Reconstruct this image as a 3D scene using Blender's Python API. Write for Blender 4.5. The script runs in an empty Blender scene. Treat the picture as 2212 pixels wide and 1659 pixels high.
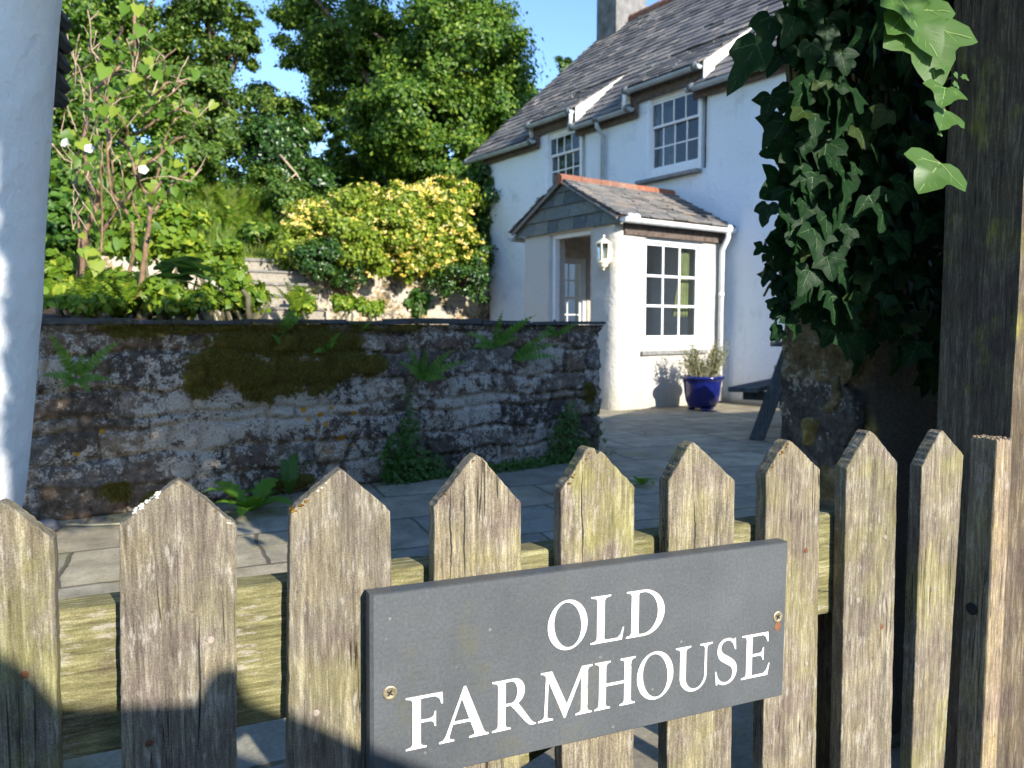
import bpy, bmesh, math, random
import numpy as np
from mathutils import Vector, Matrix, noise

random.seed(7)
RNG = np.random.default_rng(7)
R = math.radians
sc = bpy.context.scene
COL = sc.collection

# ---------------------------------------------------------------- camera model (photo measured at 2212 x 1659)
F, CX, CY = 1660.0, 1106.0, 829.5
PITCH = math.atan((CY - 707.0) / F)
EYE = Vector((0, 0, 1.0))
_c, _s = math.cos(PITCH), math.sin(PITCH)

def ray(u, v):
    x = (u - CX) / F
    y = (v - CY) / F
    return Vector((x, _c - y * _s, -(_s + y * _c)))

def at(u, v, Y):
    """world point seen at photo position u, v at the forward distance Y"""
    d = ray(u, v)
    return EYE + d * (Y / d.y)

def on_z(u, v, z=0.0):
    d = ray(u, v)
    return EYE + d * ((z - EYE.z) / d.z)

def on_plane(u, v, p0, n):
    d = ray(u, v)
    return EYE + d * ((Vector(p0) - EYE).dot(n) / d.dot(n))

# ---------------------------------------------------------------- linking and labels
def tag(o, label=None, cat=None, group=None, kind=None):
    if label: o['label'] = label
    if cat: o['category'] = cat
    if group: o['group'] = group
    if kind: o['kind'] = kind
    return o

def empty(name, loc=(0, 0, 0), rz=0.0, label=None, cat=None, group=None):
    o = bpy.data.objects.new(name, None)
    COL.objects.link(o)
    o.location = loc
    o.rotation_euler = (0, 0, rz)
    o.empty_display_size = .1
    return tag(o, label, cat, group)

def link(name, me, mats=None, parent=None, loc=None, rz=None):
    o = bpy.data.objects.new(name, me)
    COL.objects.link(o)
    if mats is not None:
        for m in (mats if isinstance(mats, (list, tuple)) else [mats]):
            me.materials.append(m)
    if parent: o.parent = parent
    if loc is not None: o.location = loc
    if rz is not None: o.rotation_euler = (0, 0, rz)
    return o

def smooth(me, on=True):
    me.polygons.foreach_set('use_smooth', [on] * len(me.polygons))

class MB:
    """collects boxes, tubes and prisms and links them as ONE mesh object"""
    def __init__(self):
        self.v, self.f, self.mi = [], [], []
    def add(self, vs, fs, mi=0):
        b = len(self.v)
        self.v += [tuple(p) for p in vs]
        self.f += [tuple(i + b for i in f) for f in fs]
        self.mi += [mi] * len(fs)
        return self
    def box(self, a, b, mi=0, M=None, jit=0.0):
        x0, y0, z0 = a; x1, y1, z1 = b
        vs = [Vector(p) for p in ((x0,y0,z0),(x1,y0,z0),(x1,y1,z0),(x0,y1,z0),(x0,y0,z1),(x1,y0,z1),(x1,y1,z1),(x0,y1,z1))]
        if jit: vs = [p + Vector((random.uniform(-jit, jit), random.uniform(-jit, jit), random.uniform(-jit, jit))) for p in vs]
        if M is not None: vs = [M @ p for p in vs]
        return self.add(vs, [(3,2,1,0),(4,5,6,7),(0,1,5,4),(1,2,6,5),(2,3,7,6),(3,0,4,7)], mi)
    def tube(self, pts, rad, n=8, mi=0, caps=True):
        pts = [Vector(p) for p in pts]
        if not isinstance(rad, (list, tuple)): rad = [rad] * len(pts)
        rings, prev = [], None
        for i, p in enumerate(pts):
            t = (pts[min(i + 1, len(pts) - 1)] - pts[max(i - 1, 0)])
            t = t.normalized() if t.length > 1e-9 else Vector((0, 0, 1))
            a = prev if prev is not None else (Vector((0, 0, 1)) if abs(t.z) < .9 else Vector((1, 0, 0)))
            a = a - t * a.dot(t)
            a = a.normalized() if a.length > 1e-6 else t.orthogonal().normalized()
            prev = a
            b = t.cross(a)
            rings.append([p + (a * math.cos(2 * math.pi * k / n) + b * math.sin(2 * math.pi * k / n)) * rad[i] for k in range(n)])
        vs = [q for r in rings for q in r]
        fs = []
        for i in range(len(rings) - 1):
            for k in range(n):
                k2 = (k + 1) % n
                fs.append((i*n+k, i*n+k2, (i+1)*n+k2, (i+1)*n+k))
        if caps:
            fs.append(tuple(reversed(range(n))))
            fs.append(tuple((len(rings)-1)*n + k for k in range(n)))
        return self.add(vs, fs, mi)
    def lathe(self, prof, n=24, mi=0, c=(0, 0, 0), rot=0.0):
        c = Vector(c); vs, fs = [], []
        for r, z in prof:
            for k in range(n):
                a = rot + 2 * math.pi * k / n
                vs.append(c + Vector((r * math.cos(a), r * math.sin(a), z)))
        for i in range(len(prof) - 1):
            for k in range(n):
                k2 = (k + 1) % n
                fs.append((i*n+k, i*n+k2, (i+1)*n+k2, (i+1)*n+k))
        if prof[0][0] > 1e-4: fs.append(tuple(reversed(range(n))))
        if prof[-1][0] > 1e-4: fs.append(tuple((len(prof)-1)*n + k for k in range(n)))
        return self.add(vs, fs, mi)
    def blob(self, c, r, seed=0, sub=2, amp=.3, mi=0, squash=(1, 1, 1)):
        bm = bmesh.new()
        bmesh.ops.create_icosphere(bm, subdivisions=sub, radius=1)
        vs = []
        for q in bm.verts:
            d = 1 + amp * noise.noise(q.co * 1.7 + Vector((seed * 3.1, seed, 0)))
            vs.append(Vector(c) + Vector((q.co.x*squash[0], q.co.y*squash[1], q.co.z*squash[2])) * r * d)
        fs = [tuple(q.index for q in f.verts) for f in bm.faces]
        bm.free()
        return self.add(vs, fs, mi)
    def mesh(self, name):
        me = bpy.data.meshes.new(name)
        me.from_pydata(self.v, [], self.f)
        me.polygons.foreach_set('material_index', self.mi)
        me.update()
        return me
    def build(self, name, mats, parent=None, loc=None, rz=None, sm=False, bevel=0.0, seg=2, recalc=False):
        me = self.mesh(name)
        if recalc:
            bm = bmesh.new(); bm.from_mesh(me)
            bmesh.ops.recalc_face_normals(bm, faces=bm.faces)
            bm.to_mesh(me); bm.free()
        if sm: smooth(me)
        o = link(name, me, mats, parent, loc, rz)
        if bevel:
            m = o.modifiers.new('bevel', 'BEVEL')
            m.width = bevel; m.segments = seg; m.limit_method = 'ANGLE'; m.angle_limit = R(35)
        return o

# ---------------------------------------------------------------- node materials
class NT:
    def __init__(self, name):
        self.m = bpy.data.materials.new(name)
        self.m.use_nodes = True
        self.t = self.m.node_tree
        self.t.nodes.clear()
        self.out = self.t.nodes.new('ShaderNodeOutputMaterial')
    def n(self, typ, **kw):
        nd = self.t.nodes.new('ShaderNode' + typ)
        for k, v in kw.items():
            if k in nd.inputs.keys():
                self.set(nd.inputs[k], v)
            else:
                setattr(nd, k, v)
        return nd
    def set(self, sock, v):
        if hasattr(v, 'is_output') or isinstance(v, bpy.types.NodeSocket): self.t.links.new(v, sock)
        else: sock.default_value = v
    def obj(self, rand=False):
        c = self.n('TexCoord').outputs['Object']
        if rand:
            oi = self.n('ObjectInfo').outputs['Random']
            ml = self.n('Math', operation='MULTIPLY'); self.set(ml.inputs[0], oi); ml.inputs[1].default_value = 37.0
            va = self.n('VectorMath', operation='ADD'); self.set(va.inputs[0], c); self.set(va.inputs[1], ml.outputs[0])
            return va.outputs[0]
        return c
    def map(self, v, scale=(1, 1, 1), rot=(0, 0, 0), loc=(0, 0, 0)):
        m = self.n('Mapping'); self.set(m.inputs['Vector'], v)
        m.inputs['Scale'].default_value = scale; m.inputs['Rotation'].default_value = rot; m.inputs['Location'].default_value = loc
        return m.outputs[0]
    def noise(self, v, scale=5.0, detail=6.0, rough=.6, dist=0.0):
        nd = self.n('TexNoise', Scale=scale, Detail=detail, Roughness=rough, Distortion=dist)
        self.set(nd.inputs['Vector'], v)
        return nd.outputs['Fac']
    def ramp(self, fac, stops, interp='LINEAR'):
        r = self.n('ValToRGB'); self.set(r.inputs['Fac'], fac)
        cr = r.color_ramp; cr.interpolation = interp
        while len(cr.elements) < len(stops): cr.elements.new(.5)
        for e, (p, c) in zip(cr.elements, stops):
            e.position = p
            e.color = (*c, 1) if isinstance(c, (tuple, list)) else (c, c, c, 1)
        return r.outputs['Color']
    def step(self, fac, a, b):
        m = self.n('MapRange'); m.interpolation_type = 'SMOOTHSTEP'
        self.set(m.inputs['Value'], fac); m.inputs['From Min'].default_value = a; m.inputs['From Max'].default_value = b
        return m.outputs['Result']
    def mix(self, fac, a, b, blend='MIX'):
        m = self.n('Mix', data_type='RGBA', blend_type=blend)
        self.set(m.inputs[0], fac)
        for s, v in ((m.inputs[6], a), (m.inputs[7], b)):
            if isinstance(v, (tuple, list)): s.default_value = (*v[:3], 1)
            else: self.set(s, v)
        return m.outputs[2]
    def math(self, op, a, b=0.0, clamp=False):
        m = self.n('Math', operation=op, use_clamp=clamp); self.set(m.inputs[0], a); self.set(m.inputs[1], b)
        return m.outputs[0]
    def attr(self, name):
        return self.n('Attribute', attribute_name=name).outputs['Fac']
    def sep(self, v):
        s = self.n('SeparateXYZ'); self.set(s.inputs[0], v); return s.outputs
    def bump(self, h, strength=.5, dist=.01, normal=None):
        b = self.n('Bump', Strength=strength, Distance=dist); self.set(b.inputs['Height'], h)
        if normal is not None: self.set(b.inputs['Normal'], normal)
        return b.outputs[0]
    def island(self):
        return self.n('NewGeometry').outputs['Random Per Island']
    def bsdf(self, col, rough=.8, spec=.3, normal=None, metal=0.0, **kw):
        p = self.n('BsdfPrincipled')
        self.set(p.inputs['Base Color'], (*col, 1) if isinstance(col, (tuple, list)) else col)
        self.set(p.inputs['Roughness'], rough); p.inputs['Specular IOR Level'].default_value = spec
        p.inputs['Metallic'].default_value = metal
        if normal is not None: self.set(p.inputs['Normal'], normal)
        for k, v in kw.items(): self.set(p.inputs[k], v)
        return p.outputs[0]
    def done(self, sh):
        self.t.links.new(sh, self.out.inputs['Surface'])
        return self.m

def mat_wood(name, grain='z', dark=(.075,.058,.042), mid=(.20,.160,.115), light=(.42,.36,.27), algae=(.20,.19,.045), amt=.5, rough=.9, cracks=1.0, fleck=1.0):
    """weathered softwood: fine raised fibres along the grain, broad tonal bands, algae film, pale flecks, a few drying cracks"""
    t = NT(name); c = t.obj(True)
    def ax(s, ratio): return tuple(s * (1 if k else ratio) for k in {'z': (1, 1, 0), 'x': (0, 1, 1)}[grain])
    g1 = t.noise(t.map(c, ax(300, .085)), 1, 6, .68, .25)          # fibres
    g2 = t.noise(t.map(c, ax(95, .05)), 1, 5, .6, .4)              # growth bands
    g3 = t.noise(t.map(c, ax(30, .25)), 1, 6, .65)                 # blotches
    fine = t.noise(c, 620, 4, .75)
    fl = t.noise(t.map(c, ax(230, .16)), 1, 5, .7)
    big = t.noise(c, 8, 5, .62)
    f = t.math('ADD', t.math('MULTIPLY', g1, .50), t.math('ADD', t.math('MULTIPLY', g2, .32), t.math('MULTIPLY', g3, .18)))
    hi = tuple(.5*(p+q) for p, q in zip(mid, light))
    col = t.ramp(f, [(.36, dark), (.46, tuple(.75*m for m in mid)), (.52, mid), (.58, hi), (.66, light)])
    tint = t.ramp(t.noise(c, 17, 4), [(.35, (.84,.77,.82)), (.5, (1.0,.98,.95)), (.66, (1.13,1.08,.92))])
    col = t.mix(1.0, col, tint, 'MULTIPLY')
    col = t.mix(1.0, col, t.ramp(fine, [(.3, .55), (.5, .98), (.7, 1.5)]), 'MULTIPLY')
    pit = t.step(t.math('ADD', t.noise(t.map(c, ax(420, .3)), 1, 3, .6), t.math('MULTIPLY', t.noise(c, 35, 3), .35)), .80, .90)
    col = t.mix(t.math('MULTIPLY', pit, .6), col, dark)
    am = t.step(t.math('ADD', big, t.math('MULTIPLY', g3, .35)), .74 - .16*amt, .94 - .2*amt)
    al = t.ramp(f, [(.38, tuple(.5*q for q in algae)), (.52, algae), (.66, tuple(1.7*q+.05 for q in algae))])
    al = t.mix(1.0, al, t.ramp(fine, [(.3, .7), (.7, 1.3)]), 'MULTIPLY')
    rnd_ = t.n('ObjectInfo').outputs['Random']
    am = t.math('MULTIPLY', am, t.math('ADD', t.math('MULTIPLY', rnd_, .9), .35))
    col = t.mix(t.math('MULTIPLY', am, .8, True), col, al)
    r2 = t.math('FRACT', t.math('MULTIPLY', rnd_, 7.31))
    col = t.mix(1.0, col, t.ramp(r2, [(0, (.84,.84,.86)), (.5, (1.0,.98,.95)), (1, (1.14,1.10,1.02))]), 'MULTIPLY')
    pale = t.step(t.math('ADD', fl, t.math('MULTIPLY', t.noise(c, 26, 3), .6)), .86, 1.0)
    col = t.mix(t.math('MULTIPLY', pale, .55 * fleck), col, t.ramp(fine, [(.3, (.27,.245,.21)), (.65, (.46,.43,.385))]))
    crack = t.noise(t.map(c, ax(75, .025)), 1, 2, .5, .2)
    ck = t.math('SUBTRACT', 1.0, t.step(t.math('ABSOLUTE', t.math('SUBTRACT', crack, .5)), .003, .011))
    ck = t.math('MULTIPLY', t.math('MULTIPLY', ck, t.step(t.noise(c, 6, 2), .56, .62)), cracks)
    col = t.mix(t.math('MULTIPLY', ck, .85), col, (.018,.014,.010))
    h = t.math('SUBTRACT', t.math('ADD', t.math('MULTIPLY', g1, .7), t.math('ADD', t.math('MULTIPLY', g2, .5), t.math('MULTIPLY', fine, .25))), t.math('MULTIPLY', ck, .8))
    return t.done(t.bsdf(col, rough, .2, t.bump(h, .8, .0022)))

def mat_plain(name, col, rough=.7, spec=.3, var=.12, scale=8, bump=0.0, bscale=60, metal=0.0, **kw):
    t = NT(name); c = t.obj(True)
    n1 = t.noise(c, scale, 5)
    lo = tuple(a * (1 - 2*var) for a in col); hi = tuple(min(1, a * (1 + 2*var)) for a in col)
    cc = t.ramp(n1, [(.3, lo), (.7, hi)])
    nm = t.bump(t.noise(c, bscale, 5), bump, .004) if bump else None
    return t.done(t.bsdf(cc, rough, spec, nm, metal, **kw))

def mat_leaf(name, c1, c2, c3=None, transl=.35, rough=.45, spec=.35, patch=None):
    """leaf colours drawn per leaf between c1, c2 (and now and then c3)"""
    t = NT(name); r = t.island()
    stops = [(0, c1), (.8, c2)] + ([(.9, c3)] if c3 else [])
    col = t.ramp(r, stops)
    if patch:
        w = t.n('TexCoord').outputs['Object']
        k = t.step(t.noise(w, patch[0], 3), .42, .62)
        col = t.mix(t.math('MULTIPLY', k, patch[2]), col, patch[1])
    p = t.bsdf(col, rough, spec)
    tr = t.n('BsdfTranslucent')
    g = t.n('Gamma', Gamma=.85); t.set(g.inputs['Color'], t.mix(1.0, col, (1.0, 1.05, .45), 'MULTIPLY'))
    t.set(tr.inputs['Color'], g.outputs[0])
    mx = t.n('MixShader'); mx.inputs[0].default_value = transl
    t.t.links.new(p, mx.inputs[1]); t.t.links.new(tr.outputs[0], mx.inputs[2])
    return t.done(mx.outputs[0])

def mat_rubble(name, warm=1.0, whiteamt=1.0):
    t = NT(name); c = t.obj()
    tone = t.attr('tone'); joint = t.attr('joint'); moss = t.attr('moss'); white = t.attr('white'); orange = t.attr('orange'); rend = t.attr('render')
    n1 = t.noise(c, 26, 8, .7); n2 = t.noise(c, 90, 6, .7); n3 = t.noise(c, 7, 5, .6)
    st = t.ramp(tone, [(0, (.055,.047,.040)), (.35, (.105*warm,.078*warm,.056)), (.6, (.145*warm,.100*warm,.066)), (.8, (.11,.100,.088)), (1, (.22*warm,.165*warm,.11))], 'LINEAR')
    st = t.mix(1.0, st, t.ramp(n1, [(.3, .45), (.7, 1.9)]), 'MULTIPLY')
    st = t.mix(1.0, st, t.ramp(n2, [(.3, .7), (.7, 1.4)]), 'MULTIPLY')
    st = t.mix(t.math('MULTIPLY', joint, .6), st, t.ramp(n1, [(.32, (.035,.030,.024)), (.5, (.13,.108,.08)), (.7, (.36,.32,.25))]))
    n4 = t.noise(c, 13, 8, .74, .35)
    wm = t.math('ADD', t.math('ADD', t.math('MULTIPLY', n4, 1.25), t.math('MULTIPLY', n2, .6)), t.math('MULTIPLY', white, .34))
    wm = t.step(wm, 1.13, 1.22)
    st = t.mix(t.math('MULTIPLY', wm, .8 * whiteamt), st, t.ramp(n2, [(.3, (.25,.22,.175)), (.72, (.74,.675,.565))]))
    rc = t.ramp(t.noise(c, 160, 4, .7), [(.3, (.13,.113,.092)), (.6, (.235,.208,.172)), (.8, (.36,.325,.275))])
    st = t.mix(rend, st, rc)
    om = t.step(t.math('ADD', t.math('MULTIPLY', orange, .7), t.math('MULTIPLY', n2, .4)), .62, .72)
    st = t.mix(om, st, t.ramp(n2, [(.3, (.30,.14,.01)), (.7, (.55,.30,.03))]))
    mc = t.ramp(n2, [(.28, (.045,.038,.008)), (.5, (.11,.088,.018)), (.72, (.18,.16,.03))])
    mm = t.step(t.math('ADD', moss, t.math('MULTIPLY', t.math('SUBTRACT', n1, .5), .9)), .42, .58)
    st = t.mix(mm, st, mc)
    h = t.math('ADD', t.math('MULTIPLY', n1, .6), t.math('MULTIPLY', n2, .5))
    return t.done(t.bsdf(st, .95, .15, t.bump(h, .8, .012)))

def mat_render(name, col=(.80,.79,.75), stain=(.42,.41,.36), amt=.4, bumpd=.012, streak=1.0):
    t = NT(name); c = t.obj()
    n1 = t.noise(c, 2.2, 6, .62); n2 = t.noise(c, 34, 6, .6); n3 = t.noise(c, 9, 4, .55)
    k = t.math('MULTIPLY', t.step(t.math('ADD', t.math('MULTIPLY', n1, .8), t.math('MULTIPLY', n3, .3)), .58, .78), amt)
    cc = t.mix(k, col, stain)
    z = t.sep(c)[2]
    low = t.math('MULTIPLY', t.math('SUBTRACT', 1.0, t.step(t.math('ADD', z, t.math('MULTIPLY', n3, .35)), .12, .60)), .7)
    cc = t.mix(low, cc, (.42,.39,.29))
    drip = t.step(t.noise(t.map(c, (9, 9, .7)), 1, 5, .65), .60, .74)
    cc = t.mix(t.math('MULTIPLY', drip, .28 * streak), cc, (.36,.37,.34))
    h = t.math('ADD', t.math('MULTIPLY', n2, .55), t.math('MULTIPLY', n3, .9))
    return t.done(t.bsdf(cc, .9, .2, t.bump(h, .7, bumpd)))

def mat_slate(name, cols, lichen=.35, bump=.6):
    t = NT(name); c = t.obj(); r = t.island()
    base = t.ramp(r, [(i / max(1, len(cols) - 1), k) for i, k in enumerate(cols)])
    n1 = t.noise(c, 11, 7, .65); n2 = t.noise(c, 55, 5, .65)
    base = t.mix(1.0, base, t.ramp(n2, [(.3, .68), (.7, 1.35)]), 'MULTIPLY')
    li = t.step(t.math('ADD', n1, t.math('MULTIPLY', n2, .3)), .72, .86)
    base = t.mix(t.math('MULTIPLY', li, lichen), base, (.40,.385,.34))
    return t.done(t.bsdf(base, .75, .3, t.bump(n2, bump, .006)))

M = {}
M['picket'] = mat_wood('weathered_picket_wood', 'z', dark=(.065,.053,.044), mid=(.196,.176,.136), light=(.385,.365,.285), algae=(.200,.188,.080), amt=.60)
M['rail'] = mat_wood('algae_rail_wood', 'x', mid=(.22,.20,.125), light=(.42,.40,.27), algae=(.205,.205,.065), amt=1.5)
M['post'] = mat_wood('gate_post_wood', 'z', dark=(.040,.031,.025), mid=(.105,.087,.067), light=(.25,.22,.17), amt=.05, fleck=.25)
M['stop'] = mat_wood('stop_batten_wood', 'z', mid=(.24,.20,.145), light=(.45,.40,.31), amt=.3)
M['bench'] = mat_wood('grey_bench_wood', 'x', dark=(.05,.055,.06), mid=(.10,.11,.115), light=(.17,.18,.185), algae=(.08,.09,.08), amt=.2, fleck=.3)
M['benchz'] = mat_wood('grey_bench_leg_wood', 'z', dark=(.05,.055,.06), mid=(.10,.11,.115), light=(.17,.18,.185), algae=(.08,.09,.08), amt=.2, fleck=.3)
M['rubble'] = mat_rubble('mossy_rubble_stone')
M['rubble_pier'] = mat_rubble('lightened_pier_stone', 2.3, 1.0)  # rubble copy, colour lightened to offset the deep shade on the pier
M['rubble_warm'] = mat_rubble('sunny_rubble_stone', 1.7, 1.0)
M['plaster'] = mat_render('bluish_shade_limewash', (.68,.73,.77), (.40,.44,.44), .5, .03)  # facade limewash: the blue of its shade is put into the colour
M['plaster_warm'] = mat_render('sunlit_limewash', (.50,.478,.425), (.38,.345,.28), .55, .03)  # sunlit porch copy of the limewash: warmed, and toned down against overexposure
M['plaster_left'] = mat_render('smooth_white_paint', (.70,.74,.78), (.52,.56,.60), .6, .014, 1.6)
M['inner'] = mat_plain('porch_inner_paint', (.52,.45,.39), .8)
M['roof'] = mat_slate('roof_slate', [(.07,.068,.07), (.14,.135,.13), (.21,.19,.175), (.10,.098,.105), (.27,.235,.205), (.15,.14,.135), (.085,.08,.08)], .5)
M['porch_slate'] = mat_slate('porch_slate', [(.085,.083,.08), (.145,.138,.128), (.21,.195,.175), (.11,.11,.115), (.24,.20,.165), (.17,.165,.16)], .6)
M['gable_slate'] = mat_slate('gable_slate', [(.10,.12,.11), (.15,.165,.15), (.07,.085,.09), (.18,.18,.15), (.12,.14,.125)], .3)
M['coping'] = mat_slate('coping_slate', [(.045,.05,.05), (.075,.08,.078), (.055,.055,.05), (.10,.10,.095)], .35)
M['step'] = mat_slate('step_stone', [(.20,.18,.15), (.26,.23,.18), (.16,.155,.14), (.30,.26,.20)], .6)
M['tread'] = mat_slate('step_tread_slate', [(.13,.125,.115), (.19,.175,.15), (.10,.10,.095)], .5)
M['terracotta'] = mat_slate('ridge_terracotta', [(.22,.085,.05), (.30,.11,.06), (.19,.085,.055), (.27,.14,.09)], .9)
M['chimney'] = mat_plain('chimney_render', (.185,.18,.175), .95, .1, .18, 6, .7, 40)
M['white_paint'] = mat_plain('white_gloss_paint', (.74,.745,.74), .45, .4, .04, 12, .15, 40)
M['gutter'] = mat_plain('grey_gutter', (.33,.36,.38), .55, .4, .1)
M['gutter_dark'] = mat_plain('dark_gutter_bracket', (.11,.12,.13), .55, .4, .1)
M['gutter_white'] = mat_plain('white_gutter', (.70,.72,.72), .45, .4, .06)
M['fascia'] = mat_plain('brown_fascia', (.105,.080,.066), .8, .2, .25, 20, .3)
M['lead'] = mat_plain('white_flaking_cheek', (.70,.68,.62), .85, .2, .16, 14, .5, 30)
M['cream'] = mat_plain('cream_lantern_paint', (.78,.72,.52), .5, .4, .05)
M['black'] = mat_plain('black_iron', (.02,.02,.02), .6)
M['sill'] = mat_plain('slate_sill', (.20,.20,.19), .8, .3, .2, 20, .4)
M['curtain_grey'] = mat_plain('pale_curtain_cloth', (.20,.215,.22), .95, .1)
M['curtain_green'] = mat_plain('green_curtain_cloth', (.23,.26,.11), .95, .1)
M['rust'] = mat_plain('rusty_iron', (.15,.065,.03), .8, .3, .3, 60)
M['nail'] = mat_plain('galvanised_nail', (.27,.225,.19), .55, .4, .25, 80)
M['screw'] = mat_plain('brass_screw', (.42,.36,.24), .4, .5, .2, 200, metal=.7)
M['lichen'] = mat_plain('pale_lichen', (.66,.63,.55), .95, .1, .2, 90, .5, 300)
M['brownmoss'] = mat_plain('brown_moss', (.15,.085,.02), .95, .1, .35, 200, .6, 300)
M['twig'] = mat_plain('pale_stem', (.36,.34,.22), .8)
M['soil'] = mat_plain('bed_soil', (.07,.05,.035), .95, .1, .3, 6, .6, 20)
M['bark'] = mat_plain('tree_bark', (.10,.08,.06), .95, .1, .3, 5, .7, 12)
M['stem'] = mat_plain('brown_shrub_stem', (.20,.125,.078), .8, .25, .25, 20, .4, 60)
M['stem_pale'] = mat_plain('dry_vine_stem', (.42,.31,.22), .8, .25, .2, 30)
M['ivy_stem'] = mat_plain('ivy_stem', (.11,.10,.055), .8)
M['pebble'] = mat_plain('grey_pebble', (.16,.16,.17), .8, .3, .2, 9, .3)

t = NT('blue_glaze'); c = t.obj()
M['blue'] = t.done(t.bsdf(t.ramp(t.noise(c, 7, 4), [(.3, (.004,.007,.065)), (.7, (.009,.015,.14))]), .16, .6))
t = NT('window_glass')
g = t.n('BsdfGlossy', Roughness=.02); g.inputs['Color'].default_value = (.7, .72, .75, 1)
tr = t.n('BsdfTransparent'); tr.inputs['Color'].default_value = (.80,.84,.84,1)
fr = t.n('Fresnel', IOR=1.5); mx = t.n('MixShader')
t.t.links.new(t.math('ADD', fr.outputs[0], .035, True), mx.inputs[0]); t.t.links.new(tr.outputs[0], mx.inputs[1]); t.t.links.new(g.outputs[0], mx.inputs[2])
M['glass'] = t.done(mx.outputs[0])

# slate sign face: scratches, faint algae, chips
t = NT('sign_slate'); c = t.obj()
n1 = t.noise(c, 9, 6, .6); n2 = t.noise(c, 260, 5, .7); n3 = t.noise(t.map(c, (60, 60, 420)), 1, 3, .6)
cc = t.ramp(n1, [(.3, (.062,.069,.075)), (.7, (.090,.098,.106))])
cc = t.mix(1.0, cc, t.ramp(n2, [(.3, .80), (.7, 1.22)]), 'MULTIPLY')
sx = t.noise(t.map(c, (30, 30, 900), (0, .5, 0)), 1, 2, .5, .4)
scr = t.math('MULTIPLY', t.step(sx, .70, .76), t.step(t.noise(c, 30, 2), .55, .7))
cc = t.mix(t.math('MULTIPLY', scr, .5), cc, (.20,.21,.22))
sp = t.n('TexVoronoi', Scale=70.0); t.set(sp.inputs['Vector'], c)
dots = t.math('MULTIPLY', t.math('SUBTRACT', 1.0, t.step(sp.outputs['Distance'], .10, .16)), t.step(t.noise(c, 50, 1), .60, .68))
cc = t.mix(t.math('MULTIPLY', dots, .6), cc, (.22,.23,.21))
xz = t.sep(c)
alg = t.math('MULTIPLY', t.step(t.noise(c, 16, 6, .7), .52, .72), t.math('SUBTRACT', 1.0, t.step(xz[0], -.08, .10)))
alg2 = t.math('MULTIPLY', t.step(t.noise(c, 34, 5, .7), .56, .7), t.step(xz[0], .30, .375))
cc = t.mix(t.math('MULTIPLY', t.math('MAXIMUM', alg, alg2), .38), cc, (.105,.105,.045))
M['sign'] = t.done(t.bsdf(cc, .55, .35, t.bump(t.math('ADD', n2, t.math('MULTIPLY', n3, .5)), .25, .0012)))
t = NT('white_letter_paint'); c = t.obj()
n1 = t.noise(c, 120, 4, .6); n2 = t.noise(c, 30, 4, .6)
cc = t.ramp(n1, [(.30, (.34,.35,.33)), (.40, (.78,.78,.74)), (.7, (.86,.86,.83))])
cc = t.mix(t.math('MULTIPLY', t.step(n2, .58, .70), .55), cc, (.55,.55,.33))
M['letter'] = t.done(t.bsdf(cc, .6, .3, t.bump(n1, .2, .001)))

# flagstones
t = NT('slate_flagstones'); c = t.obj()
w = t.n('VectorMath', operation='ADD'); nz = t.n('TexNoise', Scale=3.2, Detail=3.0); t.set(nz.inputs['Vector'], c)
sb = t.n('VectorMath', operation='SCALE'); t.set(sb.inputs[0], nz.outputs['Color']); sb.inputs['Scale'].default_value = .07
t.set(w.inputs[0], c); t.set(w.inputs[1], sb.outputs[0])
br = t.n('TexBrick', Scale=1.0); t.set(br.inputs['Vector'], w.outputs[0])
br.offset = .37; br.squash = 1.35; br.squash_frequency = 3
br.inputs['Color1'].default_value = (.0,.0,.0,1); br.inputs['Color2'].default_value = (1,1,1,1); br.inputs['Mortar'].default_value = (.5,.5,.5,1)
br.inputs['Mortar Size'].default_value = .011; br.inputs['Mortar Smooth'].default_value = .4
br.inputs['Brick Width'].default_value = .78; br.inputs['Row Height'].default_value = .52; br.inputs['Bias'].default_value = 0
n1 = t.noise(c, 5, 7, .65); n2 = t.noise(c, 60, 6, .7)
cc = t.ramp(br.outputs['Color'], [(0, (.19,.18,.145)), (.4, (.32,.275,.185)), (.7, (.24,.235,.185)), (1, (.38,.32,.21))])
cc = t.mix(1.0, cc, t.ramp(n1, [(.3, .62), (.7, 1.4)]), 'MULTIPLY')
cc = t.mix(t.math('MULTIPLY', t.step(t.noise(c, 2.2, 5, .7), .52, .68), .6), cc, (.30,.27,.11))
cc = t.mix(1.0, cc, t.ramp(n2, [(.3, .78), (.7, 1.25)]), 'MULTIPLY')
cc = t.mix(t.math('MULTIPLY', br.outputs['Fac'], .85), cc, t.ramp(n2, [(.35, (.05,.04,.03)), (.7, (.15,.13,.08))]))
h = t.math('SUBTRACT', t.math('ADD', t.math('MULTIPLY', n1, .6), t.math('MULTIPLY', n2, .15)), t.math('MULTIPLY', br.outputs['Fac'], .8))
M['flags'] = t.done(t.bsdf(cc, .75, .3, t.bump(h, .7, .012)))
t = NT('lane_tarmac'); c = t.obj()
M['lane'] = t.done(t.bsdf(t.ramp(t.noise(c, 3, 8, .7), [(.3, (.045,.044,.042)), (.7, (.085,.08,.072))]), .9, .2, t.bump(t.noise(c, 200, 4), .6, .006)))
t = NT('hill_turf'); c = t.obj()
M['turf'] = t.done(t.bsdf(t.ramp(t.noise(c, 1.6, 8, .7), [(.3, (.05,.09,.012)), (.55, (.10,.16,.022)), (.75, (.16,.20,.035))]), .95, .1, t.bump(t.noise(c, 50, 5), .8, .04)))
t = NT('far_field'); c = t.obj()
M['field'] = t.done(t.bsdf(t.ramp(t.noise(c, .05, 6, .6), [(.3, (.04,.075,.012)), (.7, (.09,.12,.03))]), .95, .1))

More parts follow.
